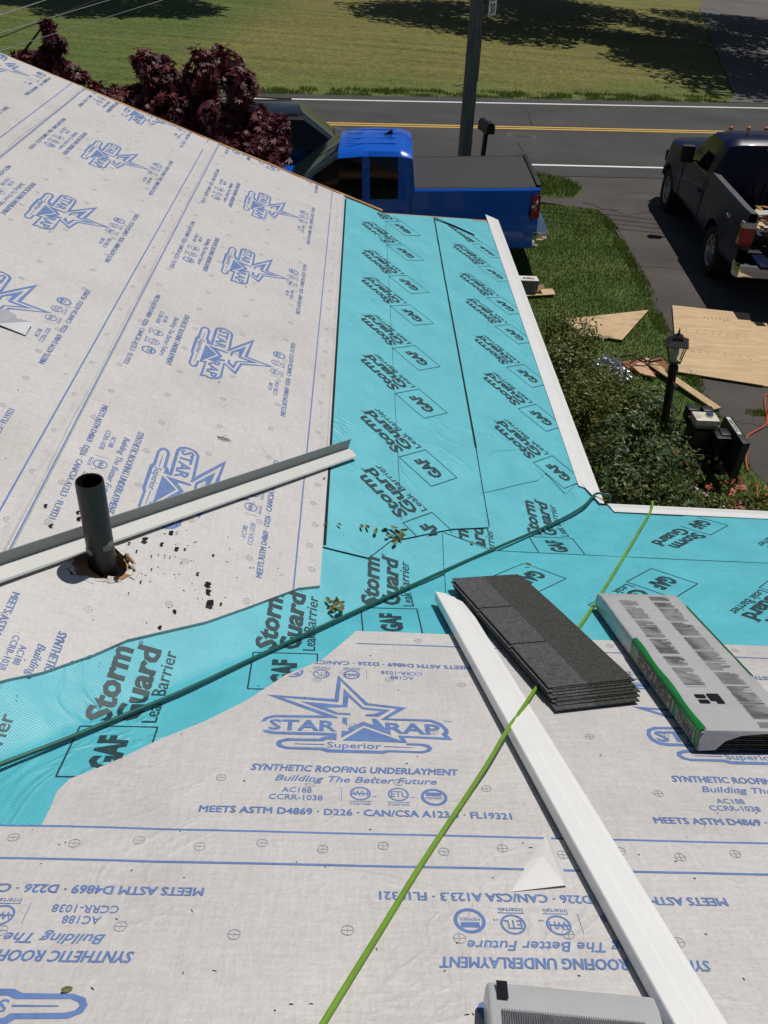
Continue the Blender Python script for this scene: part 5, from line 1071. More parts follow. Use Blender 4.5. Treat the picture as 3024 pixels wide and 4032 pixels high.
    # door seams and handles
    for sd in (1, -1):
        for xs_ in P['seams']:
            MB().box((xs_, sd * (hw - 0.001), (bl + 0.5) / 2), (0.009, 0.012, bl - 0.5)).build('door_gap', M_SEAM, th)
        for xh in P['handles']: MB().box((xh, sd * (hw + 0.012), 1.02), (0.16, 0.03, 0.045)).build('door_handle', P.get('handm', P['paint']), th, bevel=0.008)
        MB().prism([(P['wsm'] - 0.25, sd * (hw + 0.02), bl + 0.0), (P['wsm'] - 0.10, sd * (hw + 0.02), bl + 0.0), (P['wsm'] - 0.12, sd * (hw + 0.02), bl + P.get('mh', 0.2)), (P['wsm'] - 0.25, sd * (hw + 0.02), bl + P.get('mh', 0.2))], (0, sd * P.get('mw', 0.2), 0)).build('door_mirror', P.get('mirm', M_TRIM), th, bevel=0.03)
        MB().bar((P['wsm'] - 0.17, sd * (hw - 0.06), bl + 0.03), (P['wsm'] - 0.17, sd * (hw + 0.05), bl + 0.05), 0.06, 0.03).build('mirror_arm', M_TRIM, th)
        MB().prism([(-0.012, sd * (hw - 0.19), 0.86), (0.11, sd * (hw + 0.004), 0.86), (0.16, sd * (hw + 0.004), 1.0), (0.11, sd * (hw - 0.004), P['tl1']), (-0.012, sd * (hw - 0.17), P['tl1'])], (0, 0, 0.001)).build('tail_lamp_base', M_TRIM, th)
        z0, z1 = P['tl0'], P['tl1']; y0, y1 = hw - 0.20, hw + 0.006
        for za, zb_, m in ((z0, z0 + (z1 - z0) * 0.74, M_TAIL), (z0 + (z1 - z0) * 0.75, z1, M_TAILW if P['open'] else M_TAIL)):
            V = [(-0.012, y0, za), (-0.012, y1 - 0.03, za), (0.02, y1, za), (0.14, y1, za), (-0.012, y0, zb_), (-0.012, y1 - 0.03, zb_), (0.02, y1, zb_), (0.11, y1, zb_)]
            V = [(a, c * sd, d) for a, c, d in V]; MB().add(V, [(0, 1, 5, 4), (1, 2, 6, 5), (2, 3, 7, 6), (4, 5, 6, 7), (0, 3, 2, 1)]).build('tail_lamp', m, th)
        MB().prism([(P['len'] - 0.02, sd * (hw - 0.20), 0.80), (P['len'] - 0.14, sd * (hw - 0.045), 0.80), (P['len'] - 0.18, sd * (hw - 0.03), 1.02), (P['len'] - 0.03, sd * (hw - 0.20), 1.0)], (0.012, 0, 0)).build('headlamp', M_HEAD, th)
    b = MB(); 
    pr_ = [(-0.20, -hw + 0.06), (-0.22, 0), (-0.20, hw - 0.06), (-0.10, hw - 0.01), (0.06, hw - 0.01), (0.06, -hw + 0.01), (-0.10, -hw + 0.01)]
    b.prism([(x, y, P['bz0']) for x, y in pr_], (0, 0, P['bz1'] - P['bz0'])); b.build('rear_bumper', P['bump'], th, bevel=0.02)
    MB().prism([(P['len'] - 0.1, -hw + 0.06, 0.5), (P['len'] + 0.10, -hw + 0.2, 0.5), (P['len'] + 0.13, 0, 0.5), (P['len'] + 0.10, hw - 0.2, 0.5), (P['len'] - 0.1, hw - 0.06, 0.5)], (0, 0, 0.22)).build('front_bumper', P['bump'], th, bevel=0.03)
    return body
# blue pickup, nose to the left
M_BLUE = paint('bright_blue_paint', (0.001, 0.115, 0.66)); 
ba = math.radians(17.5); tail = Vector((3.05, 14.15, 0)) - Vector((math.cos(ba), math.sin(ba), 0)) * 0.0
bt_ = thing('pickup_truck', 'bright blue crew cab pickup with black tonneau cover parked beyond the wing', 'pickup truck', (3.10, 14.52, 0.05), RZ(math.radians(178.6)) @ Matrix.Rotation(math.radians(4.5), 3, 'Y'))
pickup(bt_, dict(hw=0.99, R=0.40, Ra=0.47, xr=1.12, xf=4.45, rock=0.42, bed=1.96, cabx=[2.06, 2.16, 2.22, 2.66, 2.78, 3.14], wst=3.15, wsm=3.55, cowl=4.0, len=5.4, rail=1.37, roof=1.93, belt=1.22, open=False, paint=M_BLUE, wins=[(2.2, 2.67), (2.77, 3.56)], seams=[2.02, 2.72, 3.72], handles=[2.2, 2.92], tl0=0.92, tl1=1.27, bz0=0.46, bz1=0.70, bump=M_CHROME, bulge=0.03))
MB().prism([(2.30, -0.008, 1.945), (2.45, -0.008, 1.945), (2.335, -0.004, 2.015), (2.305, -0.004, 2.015)], (0, 0.016, 0)).build('roof_antenna', M_TRIM, bt_)
MB().box((2.12, 0, 1.885), (0.03, 0.34, 0.03)).build('high_brake_lamp', M_TAIL, bt_, bevel=0.006)
b = MB()
for y in (-0.45, -0.15, 0.15, 0.45): b.box((2.65, y, 1.940 - abs(y) * 0.03), (0.8, 0.03, 0.008))
b.build('roof_rib', M_BLUE, bt_, bevel=0.003)
b = MB(); b.box((0.02, 0, 1.395), (0.07, 1.78, 0.03)); b.build('tonneau_rear_bar', M_TRIM, bt_, bevel=0.008)
# dark pickup, nose to the road, tailgate down, bed full of debris
M_NAVY = mat('dark_navy_paint', (0.003, 0.009, 0.045), 0.35, spec=0.2, coat=0.10)
da = math.radians(2.2); hd = Vector((math.sin(da), math.cos(da), 0)); dk = Vector((6.02, 12.55, 0)) + Vector((hd.y, -hd.x, 0)) * 1.0
dt_ = thing('pickup_truck', 'dark navy regular cab pickup full of roofing debris at the right edge', 'pickup truck', (7.12, 12.95, 0.0), RZ(math.radians(86.0)) @ Matrix.Rotation(math.radians(-1.5), 3, 'X'))
pickup(dt_, dict(hw=1.01, R=0.42, Ra=0.50, xr=1.25, xf=4.72, rock=0.52, bed=2.22, cabx=[2.36, 2.45, 2.56, 3.15], wst=3.16, wsm=3.55, cowl=3.98, len=5.62, rail=1.44, roof=1.99, belt=1.30, open=True, paint=M_NAVY, wins=[(2.55, 3.56)], seams=[2.38, 3.9], handles=[2.62], tl0=0.95, tl1=1.30, bz0=0.50, bz1=0.72, bump=M_CHROME, flare=0.05, mh=0.30, mw=0.24, spokes=8, railm=mat('grey_rail_cap', (0.10, 0.10, 0.10), 0.5), liner=mat('scratched_bed_liner', (0.010, 0.012, 0.024), 0.5, var=0.5, vscale=15)))
for y in (-0.62, -0.31, 0.0, 0.31, 0.62):
    zt = 1.985 + 0.02 - abs(y) * 0.03
    MB().lathe([(0.045, 0.0), (0.043, 0.03), (0.03, 0.052), (0.0, 0.06)], (2.98 - abs(y) * 0.06, y, zt), None, 12).build('cab_marker_lamp', M_AMB, dt_, smooth=60)
MB().box((2.235, 0, 1.86), (0.02, 0.3, 0.045)).build('cargo_lamp', M_TAILW, dt_)
MB().tube([(2.4, 0.5, 2.0), (2.42, 0.5, 2.06)], 0.012, 6).build('roof_antenna_stub', M_TRIM, dt_)
b = MB(); b.box((-0.28, 0, 0.80), (0.52, 1.56, 0.05))
for i in range(6): b.box((-0.07 - i * 0.08, 0, 0.828), (0.03, 1.4, 0.012))
b.build('tailgate', M_NAVY, dt_, bevel=0.006)
b = MB()
for i in range(14): b.box((0.15 + i * 0.15, 0.868, 1.1), (0.03, 0.012, 0.35)); b.box((0.15 + i * 0.15, -0.868, 1.1), (0.03, 0.012, 0.35))
for i in range(9): b.box((2.19, -0.7 + i * 0.175, 1.1), (0.012, 0.03, 0.4))
b.build('bed_wall_rib', M_NAVY, dt_)
p = P2(); p.text('4x4', -0.14, 0.14, -0.05, 0.10, shear=0.2, bold=0.0); MB().add([(0.55 - x, 1.0165, 1.18 + y) for x, y in p.v], p.f).build('decal', mat('grey_decal', (0.09, 0.10, 0.09), 0.5), dt_)
# debris in the bed, each piece its own thing
q = random.Random(31); MW = dt_.matrix_world.copy(); MW = MAT_OF[dt_.name]
M_D = [M_PLYG, M_BROWN, mat('splintered_wood', (0.42, 0.24, 0.10), 0.85, var=0.2, vscale=8), mat('painted_scrap', (0.55, 0.54, 0.50), 0.7), mat('felt_scrap', (0.03, 0.03, 0.03), 0.9), mat('foil_scrap', (0.6, 0.62, 0.65), 0.25, metal=0.9)]
ND = ['pale plywood', 'old brown', 'splintered orange-brown', 'white painted', 'black felt', 'shiny metal']
pl = ['by the tailgate', 'against the left bed side', 'in the middle of the load', 'towards the cab', 'on top of the load', 'along the right bed side']
for i in range(40):
    L0 = q.uniform(0.35, 1.1); w0 = q.uniform(0.05, 0.16); x = q.uniform(0.2, 1.75); y = q.uniform(-0.6, 0.62); z = 0.90 + 0.34 * (1 - abs(x - 0.7) / 1.4) * q.random() + i * 0.003
    rot = Matrix.Rotation(q.uniform(-0.25, 0.25), 3, 'Y') @ Matrix.Rotation(q.uniform(-0.3, 0.3), 3, 'X') @ RZ(q.uniform(0, 3.14)); k = (0, 1, 2, 0, 2, 4, 5, 3)[i % 8]
    b = MB(); b.box((0, 0, 0), (min(L0, 0.9), w0 * (1.8 if k == 4 else 1), 0.02), rot, 0, q.uniform(0.8, 1)); V = [MW @ (Vector(p_) + Vector((x, y, z))) for p_ in b.v]; b.v = [tuple(v) for v in V]
    tag(b.build('debris_scrap', M_D[k]), '%s scrap lying %s in the dark pickup bed' % (ND[k], 'near the tailgate' if x < 0.55 else 'near the cab end' if x > 1.3 else 'against the left side' if y > 0.25 else 'along the right side' if y < -0.25 else 'in the middle'), 'debris', 'roofing debris in the dark pickup bed')
V0, V1 = MW @ Vector((1.45, 0.62, 1.05)), MW @ Vector((-0.55, 0.35, 1.16)); tag(MB().bar(V0, V1, 0.15, 0.02).build('painted_board', M_D[3]), 'long white painted board leaning out over the dark pickup tailgate', 'board')
# black car, nose to the right, beyond the blue pickup
M_BLKC = paint('black_car_paint', (0.006, 0.006, 0.008), 0.18)
ca = math.radians(11.5); cr = thing('car', 'black hatchback car parked behind the red maple by the road', 'car', (-3.48, 17.16, 0), RZ(math.radians(9)))
def car(th, hw=0.89, R=0.32, Ra=0.38, wh=(0.85, 3.5), Ln=4.4):
    L_ = Loft(); xs = set([0, 0.05, 0.25, 0.55, 0.95, 1.05, 1.62, 1.72, 2.42, 2.5, 2.9, 3.25, 3.4, 3.9, 4.2, 4.34, 4.4])
    for xc in wh:
        for k in range(-5, 6): xs.add(round(xc + Ra * math.sin(k * math.pi / 10), 3))
    for x in sorted(xs):
        zb = arch(x, wh, R, Ra, 0.28); e = 0.0
        if x > 3.7: e = 0.22 * ((x - 3.7) / 0.7) ** 2
        if x < 0.4: e = 0.12 * ((0.4 - x) / 0.4) ** 2
        w = hw - e; z1 = max(zb + 0.03, 0.5); z2 = max(z1 + 0.03, 0.70); z3 = max(z2 + 0.03, 0.84); side = [(w - 0.05, zb), (w - 0.01, max(zb + .015, z1 - .06)), (w, z2), (w - 0.015, z3)]
        if x <= 2.5:
            zone = 'cab'; t = x / 2.5; rt = 1.50 - 0.10 * (1 - t) ** 2 - 0.07 * max(0, 1 - x / 0.55) ** 2; tl = max(0.0, 1 - x / 0.55); k = 1 - 0.62 * tl
            top = [(w - 0.04, 0.94), (w - 0.20 * k, 0.94 + (rt - 0.09 - 0.94) * k), (w - 0.27, 0.94 + (rt - 0.04 - 0.94) * k), (w - 0.42, 0.94 + (rt - 0.01 - 0.94) * k), (0, 0.94 + (rt + 0.01 - 0.94) * k)]
        elif x < 3.25:
            zone = 'screen'; t = (x - 2.5) / 0.75; c = 1 - t; top = [(w - 0.04, 0.94), (w - 0.20 + 0.10 * t, 0.96 + 0.44 * c), (w - 0.27 + 0.1 * t, 0.965 + 0.48 * c), (w - 0.42 + .05 * t, 0.98 + 0.50 * c), (0, 1.0 + 0.51 * c)]
        else:
            zone = 'hood'; t = (x - 3.25) / (Ln - 3.25); dz = -0.20 * t * t - (0.15 if x > 4.39 else 0); top = [(w - 0.05, 0.93 + dz), (w - 0.12, 0.96 + dz), (w - 0.25, 0.98 + dz), (w - 0.42, 1.0 + dz), (0, 1.02 + dz)]
        L_.add(x, side + top, zone)
    def cl(i, za, zb, j, x, side):
        if i == -1: return 'tail_panel' if za == 'end0' else 'grille'
        if j == 4 and (0.55 < x < 1.62 or 1.72 < x < 2.9): return 'window_%d_%d' % (x > 1.65, side)
        if j >= 5 and za in ('cab', 'screen') and zb in ('screen', 'hood'): return 'windscreen'
        return 'body'
    for nm, qs in L_.parts(cl).items():
        m = {'body': M_BLKC, 'tail_panel': M_BLKC, 'grille': M_TRIM, 'windscreen': M_GLASSW}.get(nm, M_GLASSD); build_quads('side_window' if nm.startswith('window') else nm, qs, m, th)
    for xc in wh:
        for sd in (1, -1): wheel(th, xc, sd * (hw - 0.11), R, 0.2, sd, 10)
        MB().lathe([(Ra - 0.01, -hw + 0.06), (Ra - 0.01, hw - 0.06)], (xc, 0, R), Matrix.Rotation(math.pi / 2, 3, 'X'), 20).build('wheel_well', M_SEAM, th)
    for sd in (1, -1):
        MB().box((2.86, sd * (hw + 0.06), 1.0), (0.11, 0.19, 0.13)).build('door_mirror', M_BLKC, th, bevel=0.03)
        MB().box((1.68, sd * (hw - 0.004), 0.62), (0.008, 0.014, 0.6)).build('door_gap', M_SEAM, th)
        MB().prism([(4.36, sd * 0.45, 0.62), (4.16, sd * 0.80, 0.66), (4.10, sd * 0.80, 0.78), (4.33, sd * 0.45, 0.74)], (0.015, 0, 0.01)).build('headlamp', M_HEAD, th)
        MB().bar((3.26, sd * 0.6, 0.985), (3.18, sd * 0.02, 1.07), 0.02, 0.012).build('wiper', M_TRIM, th)
    MB().add([(3.255, -0.75, 0.972), (3.255, 0.75, 0.972), (3.33, 0.72, 0.99), (3.33, -0.72, 0.99)], [(0, 3, 2, 1)]).build('cowl_panel', mat('grey_cowl', (0.10, 0.10, 0.10), 0.6), th)
    for sd in (1, -1): MB().tube([(0.5, sd * 0.60, 1.42), (1.4, sd * 0.62, 1.50), (2.4, sd * 0.60, 1.485)], 0.014, 6).build('roof_rail', M_TRIM, th)
car(cr)
# ------------------------------------------------------------------ gas compressor
cp = thing('air_compressor', 'black gas-powered air compressor with white fuel tank on the grass by the driveway', 'air compressor', (4.09, 7.86, 0))
M_ENG = mat('black_engine', (0.016, 0.016, 0.016), 0.38, var=0.4, vscale=20); M_TANKG = mat('grey_green_tank', (0.075, 0.10, 0.095), 0.4, var=0.2, vscale=10); M_TANKB = mat('navy_tank_wrap', (0.012, 0.03, 0.075), 0.4); M_FUEL = mat('cream_fuel_tank', (0.72, 0.67, 0.55), 0.35, col2=(0.36, 0.27, 0.16), cscale=9, ramp=(0.55, 0.8)); M_GUARD = mat('dark_green_guard', (0.016, 0.03, 0.028), 0.4)
TX, TZ = -0.19, 0.22
MB().lathe([(0.0, -0.02), (0.06, -0.012), (0.095, 0.02), (0.11, 0.06), (0.11, 0.50), (0.095, 0.54), (0.06, 0.575), (0.0, 0.585)], (TX, -0.16, TZ), Matrix.Rotation(-math.pi / 2, 3, 'X'), 24).build('tank', M_TANKG, cp, smooth=50)
MB().lathe([(0.112, 0.0), (0.112, 0.36)], (TX, -0.08, TZ), Matrix.Rotation(-math.pi / 2, 3, 'X'), 24).build('tank_wrap', M_TANKB, cp, smooth=50)
p = P2(); p.text('ROLAIR', -0.15, 0.15, -0.025, 0.05, bold=0.03)
MB().add([(TX + 0.1135 * math.cos(0.95 + y / 0.1135 + 0.3), 0.10 - x, TZ + 0.1135 * math.sin(0.95 + y / 0.1135 + 0.3)) for x, y in p.v], p.f).build('lettering', mat('pale_blue_print', (0.25, 0.33, 0.42), 0.5), cp)
MB().lathe([(0.0, -0.02), (0.06, -0.012), (0.095, 0.02), (0.11, 0.06), (0.11, 0.50), (0.06, 0.575), (0.0, 0.585)], (0.15, -0.16, TZ), Matrix.Rotation(-math.pi / 2, 3, 'X'), 20).build('tank', M_ENG, cp, smooth=50)
MB().box((-0.02, 0.12, 0.36), (0.42, 0.5, 0.03)).build('deck_plate', M_ENG, cp, bevel=0.005)
MB().box((-0.10, 0.10, 0.49), (0.26, 0.28, 0.24)).build('engine_block', M_ENG, cp, bevel=0.02)
b = MB()
for i in range(8): b.box((0.03, -0.06 + 0.0 * i, 0.42 + i * 0.022), (0.19 - 0.008 * i, 0.17, 0.010))
b.build('cooling_fins', M_ENG, cp, bevel=0.003)
MB().box((-0.115, 0.085, 0.685), (0.27, 0.20, 0.11)).build('fuel_tank', M_FUEL, cp, bevel=0.028)
MB().box((-0.115, 0.085, 0.66), (0.285, 0.215, 0.02)).build('tank_seam', mat('tank_seam_dark', (0.2, 0.17, 0.13), 0.4), cp, bevel=0.006)
MB().lathe([(0.042, 0.736), (0.044, 0.757), (0.036, 0.770), (0.0, 0.773)], (-0.075, 0.095, 0), None, 14).build('fuel_cap', M_CHROME, cp, smooth=40)
MB().box((-0.20, 0.27, 0.66), (0.13, 0.13, 0.16)).build('air_filter', M_ENG, cp, bevel=0.02); MB().box((-0.03, 0.27, 0.66), (0.13, 0.12, 0.15)).build('muffler', M_ENG, cp, bevel=0.02)
MB().lathe([(0.02, 0.0), (0.026, 0.002), (0.026, 0.006), (0.0, 0.006)], (-0.20, 0.27, 0.74), None, 12).build('filter_knob', M_TRIM, cp)
MB().box((0.085, -0.07, 0.50), (0.13, 0.14, 0.30)).build('pump_cylinder', M_ENG, cp, bevel=0.01)
b = MB()
for i in range(9): b.box((0.06, -0.10, 0.46 + i * 0.021), (0.2, 0.18, 0.008))
b.build('pump_fins', M_ENG, cp, bevel=0.002)
gd = MB().prism([(0.13, -0.40, 0.26), (0.13, 0.18, 0.30), (0.13, 0.18, 0.70), (0.13, -0.40, 0.715)], (0.085, 0, 0)).build('belt_guard', M_GUARD, cp, bevel=0.008)
MB().add([(0.14, -0.22, 0.7135), (0.185, -0.22, 0.7135), (0.185, 0.15, 0.705), (0.14, 0.15, 0.705)], [(0, 1, 2, 3)]).build('guard_label', mat('label_white', (0.6, 0.6, 0.57), 0.5), gd)
p = P2(); p.text('ROLAIR', -0.13, 0.13, -0.012, 0.026, bold=0.03); MB().add([(0.163 - y, -0.035 + x, 0.7165 - (0.22 * 0 + (x + 0.185) * 0.023)) for x, y in p.v], p.f).build('guard_lettering', M_INK, gd)
M_TUBE = mat('worn_steel_tube', (0.30, 0.31, 0.32), 0.4, metal=0.6, var=0.3, vscale=12)
for sx in (-0.16, 0.24): MB().tube(spline([(sx, -0.14, 0.30), (sx, -0.20, 0.20), (sx + 0.02, -0.24, 0.02)], 5), 0.014, 8).build('leg', M_TUBE, cp, smooth=60)
MB().tube(spline([(-0.26, 0.30, 0.36), (-0.30, 0.22, 0.55), (-0.24, 0.15, 0.60), (-0.16, 0.12, 0.58)], 6), 0.014, 8).build('fuel_hose', M_TRIM, cp, smooth=60)
MB().tube(spline([(0.12, -0.12, 0.30), (0.26, -0.18, 0.26), (0.30, -0.28, 0.12), (0.22, -0.33, 0.04)], 6), 0.014, 8).build('handle_tube', M_TRIM, cp, smooth=60)
for sx in (-0.26, 0.26):
    MB().lathe([(0.03, -0.035), (0.10, -0.035), (0.115, -0.02), (0.115, 0.02), (0.10, 0.035), (0.03, 0.035)], (sx * 0.9, 0.36, 0.115), Matrix.Rotation(math.pi / 2, 3, 'Y'), 20).build('wheel', M_TYRE, cp, smooth=40)
b = MB(); q = random.Random(3)
for i in range(5): b.lathe([(0.0, 0), (0.02, 0.0), (0.022, 0.03), (0.0, 0.032)], (-0.05 + 0.07 * i, -0.17, 0.33 + 0.05 * (i % 2)), Matrix.Rotation(math.pi / 2, 3, 'X'), 10)
b.build('gauge', M_ALLOY, cp, smooth=40)
# ------------------------------------------------------------------ vegetation
def leafmat(name, c, c2, rough=0.45, tr=0.25):
    m = bpy.data.materials.new(name); m.use_nodes = True; nt, b = nodes(m); N = nt.nodes.new; L = nt.links.new
    oi = N('ShaderNodeTexCoord'); n = N('ShaderNodeTexNoise'); n.inputs['Scale'].default_value = 9; n.inputs['Detail'].default_value = 5; L(oi.outputs['Object'], n.inputs['Vector'])
    r = N('ShaderNodeValToRGB'); r.color_ramp.elements[0].position = 0.35; r.color_ramp.elements[1].position = 0.65; r.color_ramp.elements[0].color = (*c, 1); r.color_ramp.elements[1].color = (*c2, 1); L(n.outputs['Fac'], r.inputs[0]); L(r.outputs[0], b.inputs['Base Color'])
    b.inputs['Roughness'].default_value = rough; b.inputs['Specular IOR Level'].default_value = 0.4
    t = N('ShaderNodeBsdfTranslucent'); L(r.outputs[0], t.inputs['Color']); mx = N('ShaderNodeMixShader'); mx.inputs[0].default_value = tr; out = nt.nodes['Material Output']
    L(b.outputs[0], mx.inputs[1]); L(t.outputs[0], mx.inputs[2]); L(mx.outputs[0], out.inputs['Surface']); return m
def leaf_cloud(centers, n, size, seed, shape='oval', droop=0.35, up=0.5, gap=0.0):
    """centers: (x, y, z, rx, ry, rz) ellipsoids; leaves mostly near their surfaces"""
    q = random.Random(seed); b = MB(); tot = sum(c[3] * c[4] + c[4] * c[5] + c[3] * c[5] for c in centers)
    for (cx, cy, cz, rx, ry, rz_) in centers:
        k = int(n * (rx * ry + ry * rz_ + rx * rz_) / tot)
        for _ in range(k):
            d = Vector((q.gauss(0, 1), q.gauss(0, 1), q.gauss(0, 1))).normalized(); rr = q.random() ** 0.35; bumpy = 1 + 0.28 * noise.noise(d * 2.3 + Vector((cx * 3.1, cy * 2.7, seed)))
            p = Vector((cx + d.x * rx * rr * bumpy, cy + d.y * ry * rr * bumpy, cz + d.z * rz_ * rr * bumpy))
            if p.z < 0.02 or (gap and noise.noise(p * 5.5 + Vector((seed, 0, 0))) < gap * q.random() - 0.12): continue
            s = size * q.uniform(0.6, 1.35); nrm = (d + Vector((q.gauss(0, 0.5), q.gauss(0, 0.5), q.gauss(0, 0.5) + up))).normalized()
            t = nrm.cross(Vector((q.gauss(0, 1), q.gauss(0, 1), q.gauss(0, 1)))).normalized(); w = nrm.cross(t); t = (t - Vector((0, 0, droop * q.random()))).normalized()
            if shape == 'oval':
                b.add([p, p + t * s * 0.5 + w * s * 0.26 + nrm * s * 0.06, p + t * s - nrm * s * 0.05, p + t * s * 0.5 - w * s * 0.26 + nrm * s * 0.06], [(0, 1, 2), (0, 2, 3)], 0 if q.random() < 0.7 else 1)
            else:                                 # palmate: five pointed lobes
                base = [p]; F = []
                for a, l in ((-1.25, 0.62), (-0.62, 0.88), (0.0, 1.0), (0.62, 0.88), (1.25, 0.62)):
                    dr = t * math.cos(a) + w * math.sin(a); sd = t * -math.sin(a) + w * math.cos(a); i0 = len(base)
                    base += [p + dr * s * l * 0.45 + sd * s * 0.13, p + dr * s * l - nrm * s * 0.10 * q.random(), p + dr * s * l * 0.45 - sd * s * 0.13]; F.append((0, i0 + 2, i0 + 1, i0))
                b.add(base, F, 0 if q.random() < 0.6 else (1 if q.random() < 0.6 else 2))
    return b
M_SOIL = mat('mulch', (0.030, 0.022, 0.016), 0.95, var=0.4, vscale=20, bump=0.8, bscale=25)
flat('flower_bed', [(CX - 0.4, CY - 0.35), (4.6, CY - 0.35), (4.75, 6.2), (4.3, 7.1), (3.4, 8.2), (3.0, 9.6), (2.4, 10.6), (CX - 0.4, 11.0)], 0.004, M_SOIL)
def at(px, py, z): return PG(px, py, z)
def shrub(name, label, blobs, n, size, m1, m2, seed, stems=8, cat='shrub'):
    base = blobs[0]; th = thing(name, label, cat, (base[0], base[1], 0)); leaf_cloud(blobs, int(n * 1.25), size, seed, gap=0.18).build('foliage', [m1, m2], th, world=True)
    q = random.Random(seed); b = MB()
    for k in range(stems):
        c = blobs[k % len(blobs)]; e = Vector((c[0] + q.uniform(-.6, .6) * c[3], c[1] + q.uniform(-.6, .6) * c[4], c[2] + q.uniform(0, .6) * c[5])); s0 = Vector((base[0] + q.uniform(-.2, .2), base[1] + q.uniform(-.2, .2), 0)); b.tube([s0, s0.lerp(e, 0.5) + Vector((0, 0, 0.1)), e], [0.018, 0.012, 0.005], 5)
    b.build('stem', M_TWIG, th, world=True); return th
G1 = leafmat('yellow_green_leaf', (0.10, 0.135, 0.016), (0.20, 0.185, 0.03)); G2 = leafmat('dark_green_leaf', (0.042, 0.088, 0.026), (0.08, 0.135, 0.048)); G3 = leafmat('bronze_green_leaf', (0.14, 0.13, 0.026), (0.085, 0.13, 0.020))
def bl(px, py, z, rx, ry, rz_): p = at(px, py, z); return (p.x, p.y, z, rx, ry, rz_)
shrub('shrub', 'tall yellow-green shrub beside the white drip edge above the others', [bl(2215, 1340, 0.75, 0.45, 0.5, 0.45), bl(2290, 1440, 0.6, 0.45, 0.4, 0.4), bl(2200, 1480, 0.7, 0.4, 0.5, 0.5)], 9000, 0.05, G1, G2, 1)
shrub('shrub', 'broad bronze-green shrub in front of the crumpled silver foil', [bl(2330, 1580, 0.7, 0.45, 0.45, 0.42), bl(2420, 1560, 0.55, 0.40, 0.35, 0.35), bl(2270, 1640, 0.85, 0.4, 0.4, 0.45)], 9500, 0.048, G3, G1, 2)
shrub('shrub', 'dark green leafy shrub at the foot of the lamp post', [bl(2510, 1660, 0.65, 0.45, 0.4, 0.42), bl(2460, 1760, 0.75, 0.45, 0.4, 0.45), bl(2560, 1740, 0.5, 0.33, 0.35, 0.35), bl(2570, 1600, 0.4, 0.22, 0.25, 0.28)], 9500, 0.055, G2, G1, 3)
shrub('shrub', 'large dark green shrub filling the inner corner below the eave', [bl(2420, 1850, 0.8, 0.45, 0.4, 0.45), bl(2530, 1880, 0.75, 0.45, 0.4, 0.42), bl(2620, 1830, 0.5, 0.35, 0.35, 0.35), bl(2480, 1960, 0.9, 0.5, 0.4, 0.4), bl(2620, 1960, 0.6, 0.4, 0.35, 0.35)], 12000, 0.052, G2, G1, 4, 12)
shrub('perennial', 'low leafy plant growing between the shrubs and the compressor', [bl(2680, 1760, 0.2, 0.25, 0.3, 0.18), bl(2700, 1850, 0.22, 0.22, 0.25, 0.2), bl(2640, 1690, 0.2, 0.18, 0.25, 0.18)], 2600, 0.05, G1, G2, 5, 4, 'plant')
shrub('perennial', 'low bed plant growing right below the eave drip edge', [bl(2720, 1990, 0.2, 0.35, 0.25, 0.2), bl(2850, 2000, 0.12, 0.35, 0.25, 0.12)], 1800, 0.045, G1, G2, 6, 4, 'plant')
shrub('perennial', 'low sprawling plant at the bottom right below the eave', [bl(2960, 1990, 0.10, 0.3, 0.3, 0.10), bl(2920, 1900, 0.08, 0.18, 0.3, 0.08)], 900, 0.045, G1, G2, 7, 3, 'plant')
# flowers
M_PET = mat('coral_petal', (0.52, 0.075, 0.07), 0.6, col2=(0.50, 0.16, 0.11), cscale=20)
for k, (x, y) in enumerate([Cz(*q_) for q_ in [(460, 1460), (500, 1475), (770, 1500), (800, 1490), (1200, 1500), (1240, 1520), (1260, 1505), (1100, 1550), (1080, 1570), (540, 1620), (1190, 1745), (1040, 1620), (700, 1755), (1170, 1840), (1230, 1835), (1645, 1500)]]):
    q = random.Random(k); p0 = PG(x, y, 0.12); b = MB()
    for j in range(9):
        a = q.uniform(0, 6.28); r = q.uniform(0.01, 0.035); c = p0 + Vector((r * math.cos(a), r * math.sin(a), q.uniform(-0.01, 0.02))); t_ = Vector((math.cos(a), math.sin(a), q.uniform(0.1, 0.7))).normalized() * 0.025; w_ = Vector((-math.sin(a), math.cos(a), 0)) * 0.016; b.add([c, c + t_ * .6 + w_, c + t_ * 1.2, c + t_ * .6 - w_], [(0, 1, 2, 3)])
    b.tube([Vector((p0.x, p0.y, 0)), p0], 0.003, 4)
    tag(b.build('flower', M_PET), 'coral pink flower head in the bed in front of the compressor', 'flower', 'coral pink flowers in the bed')
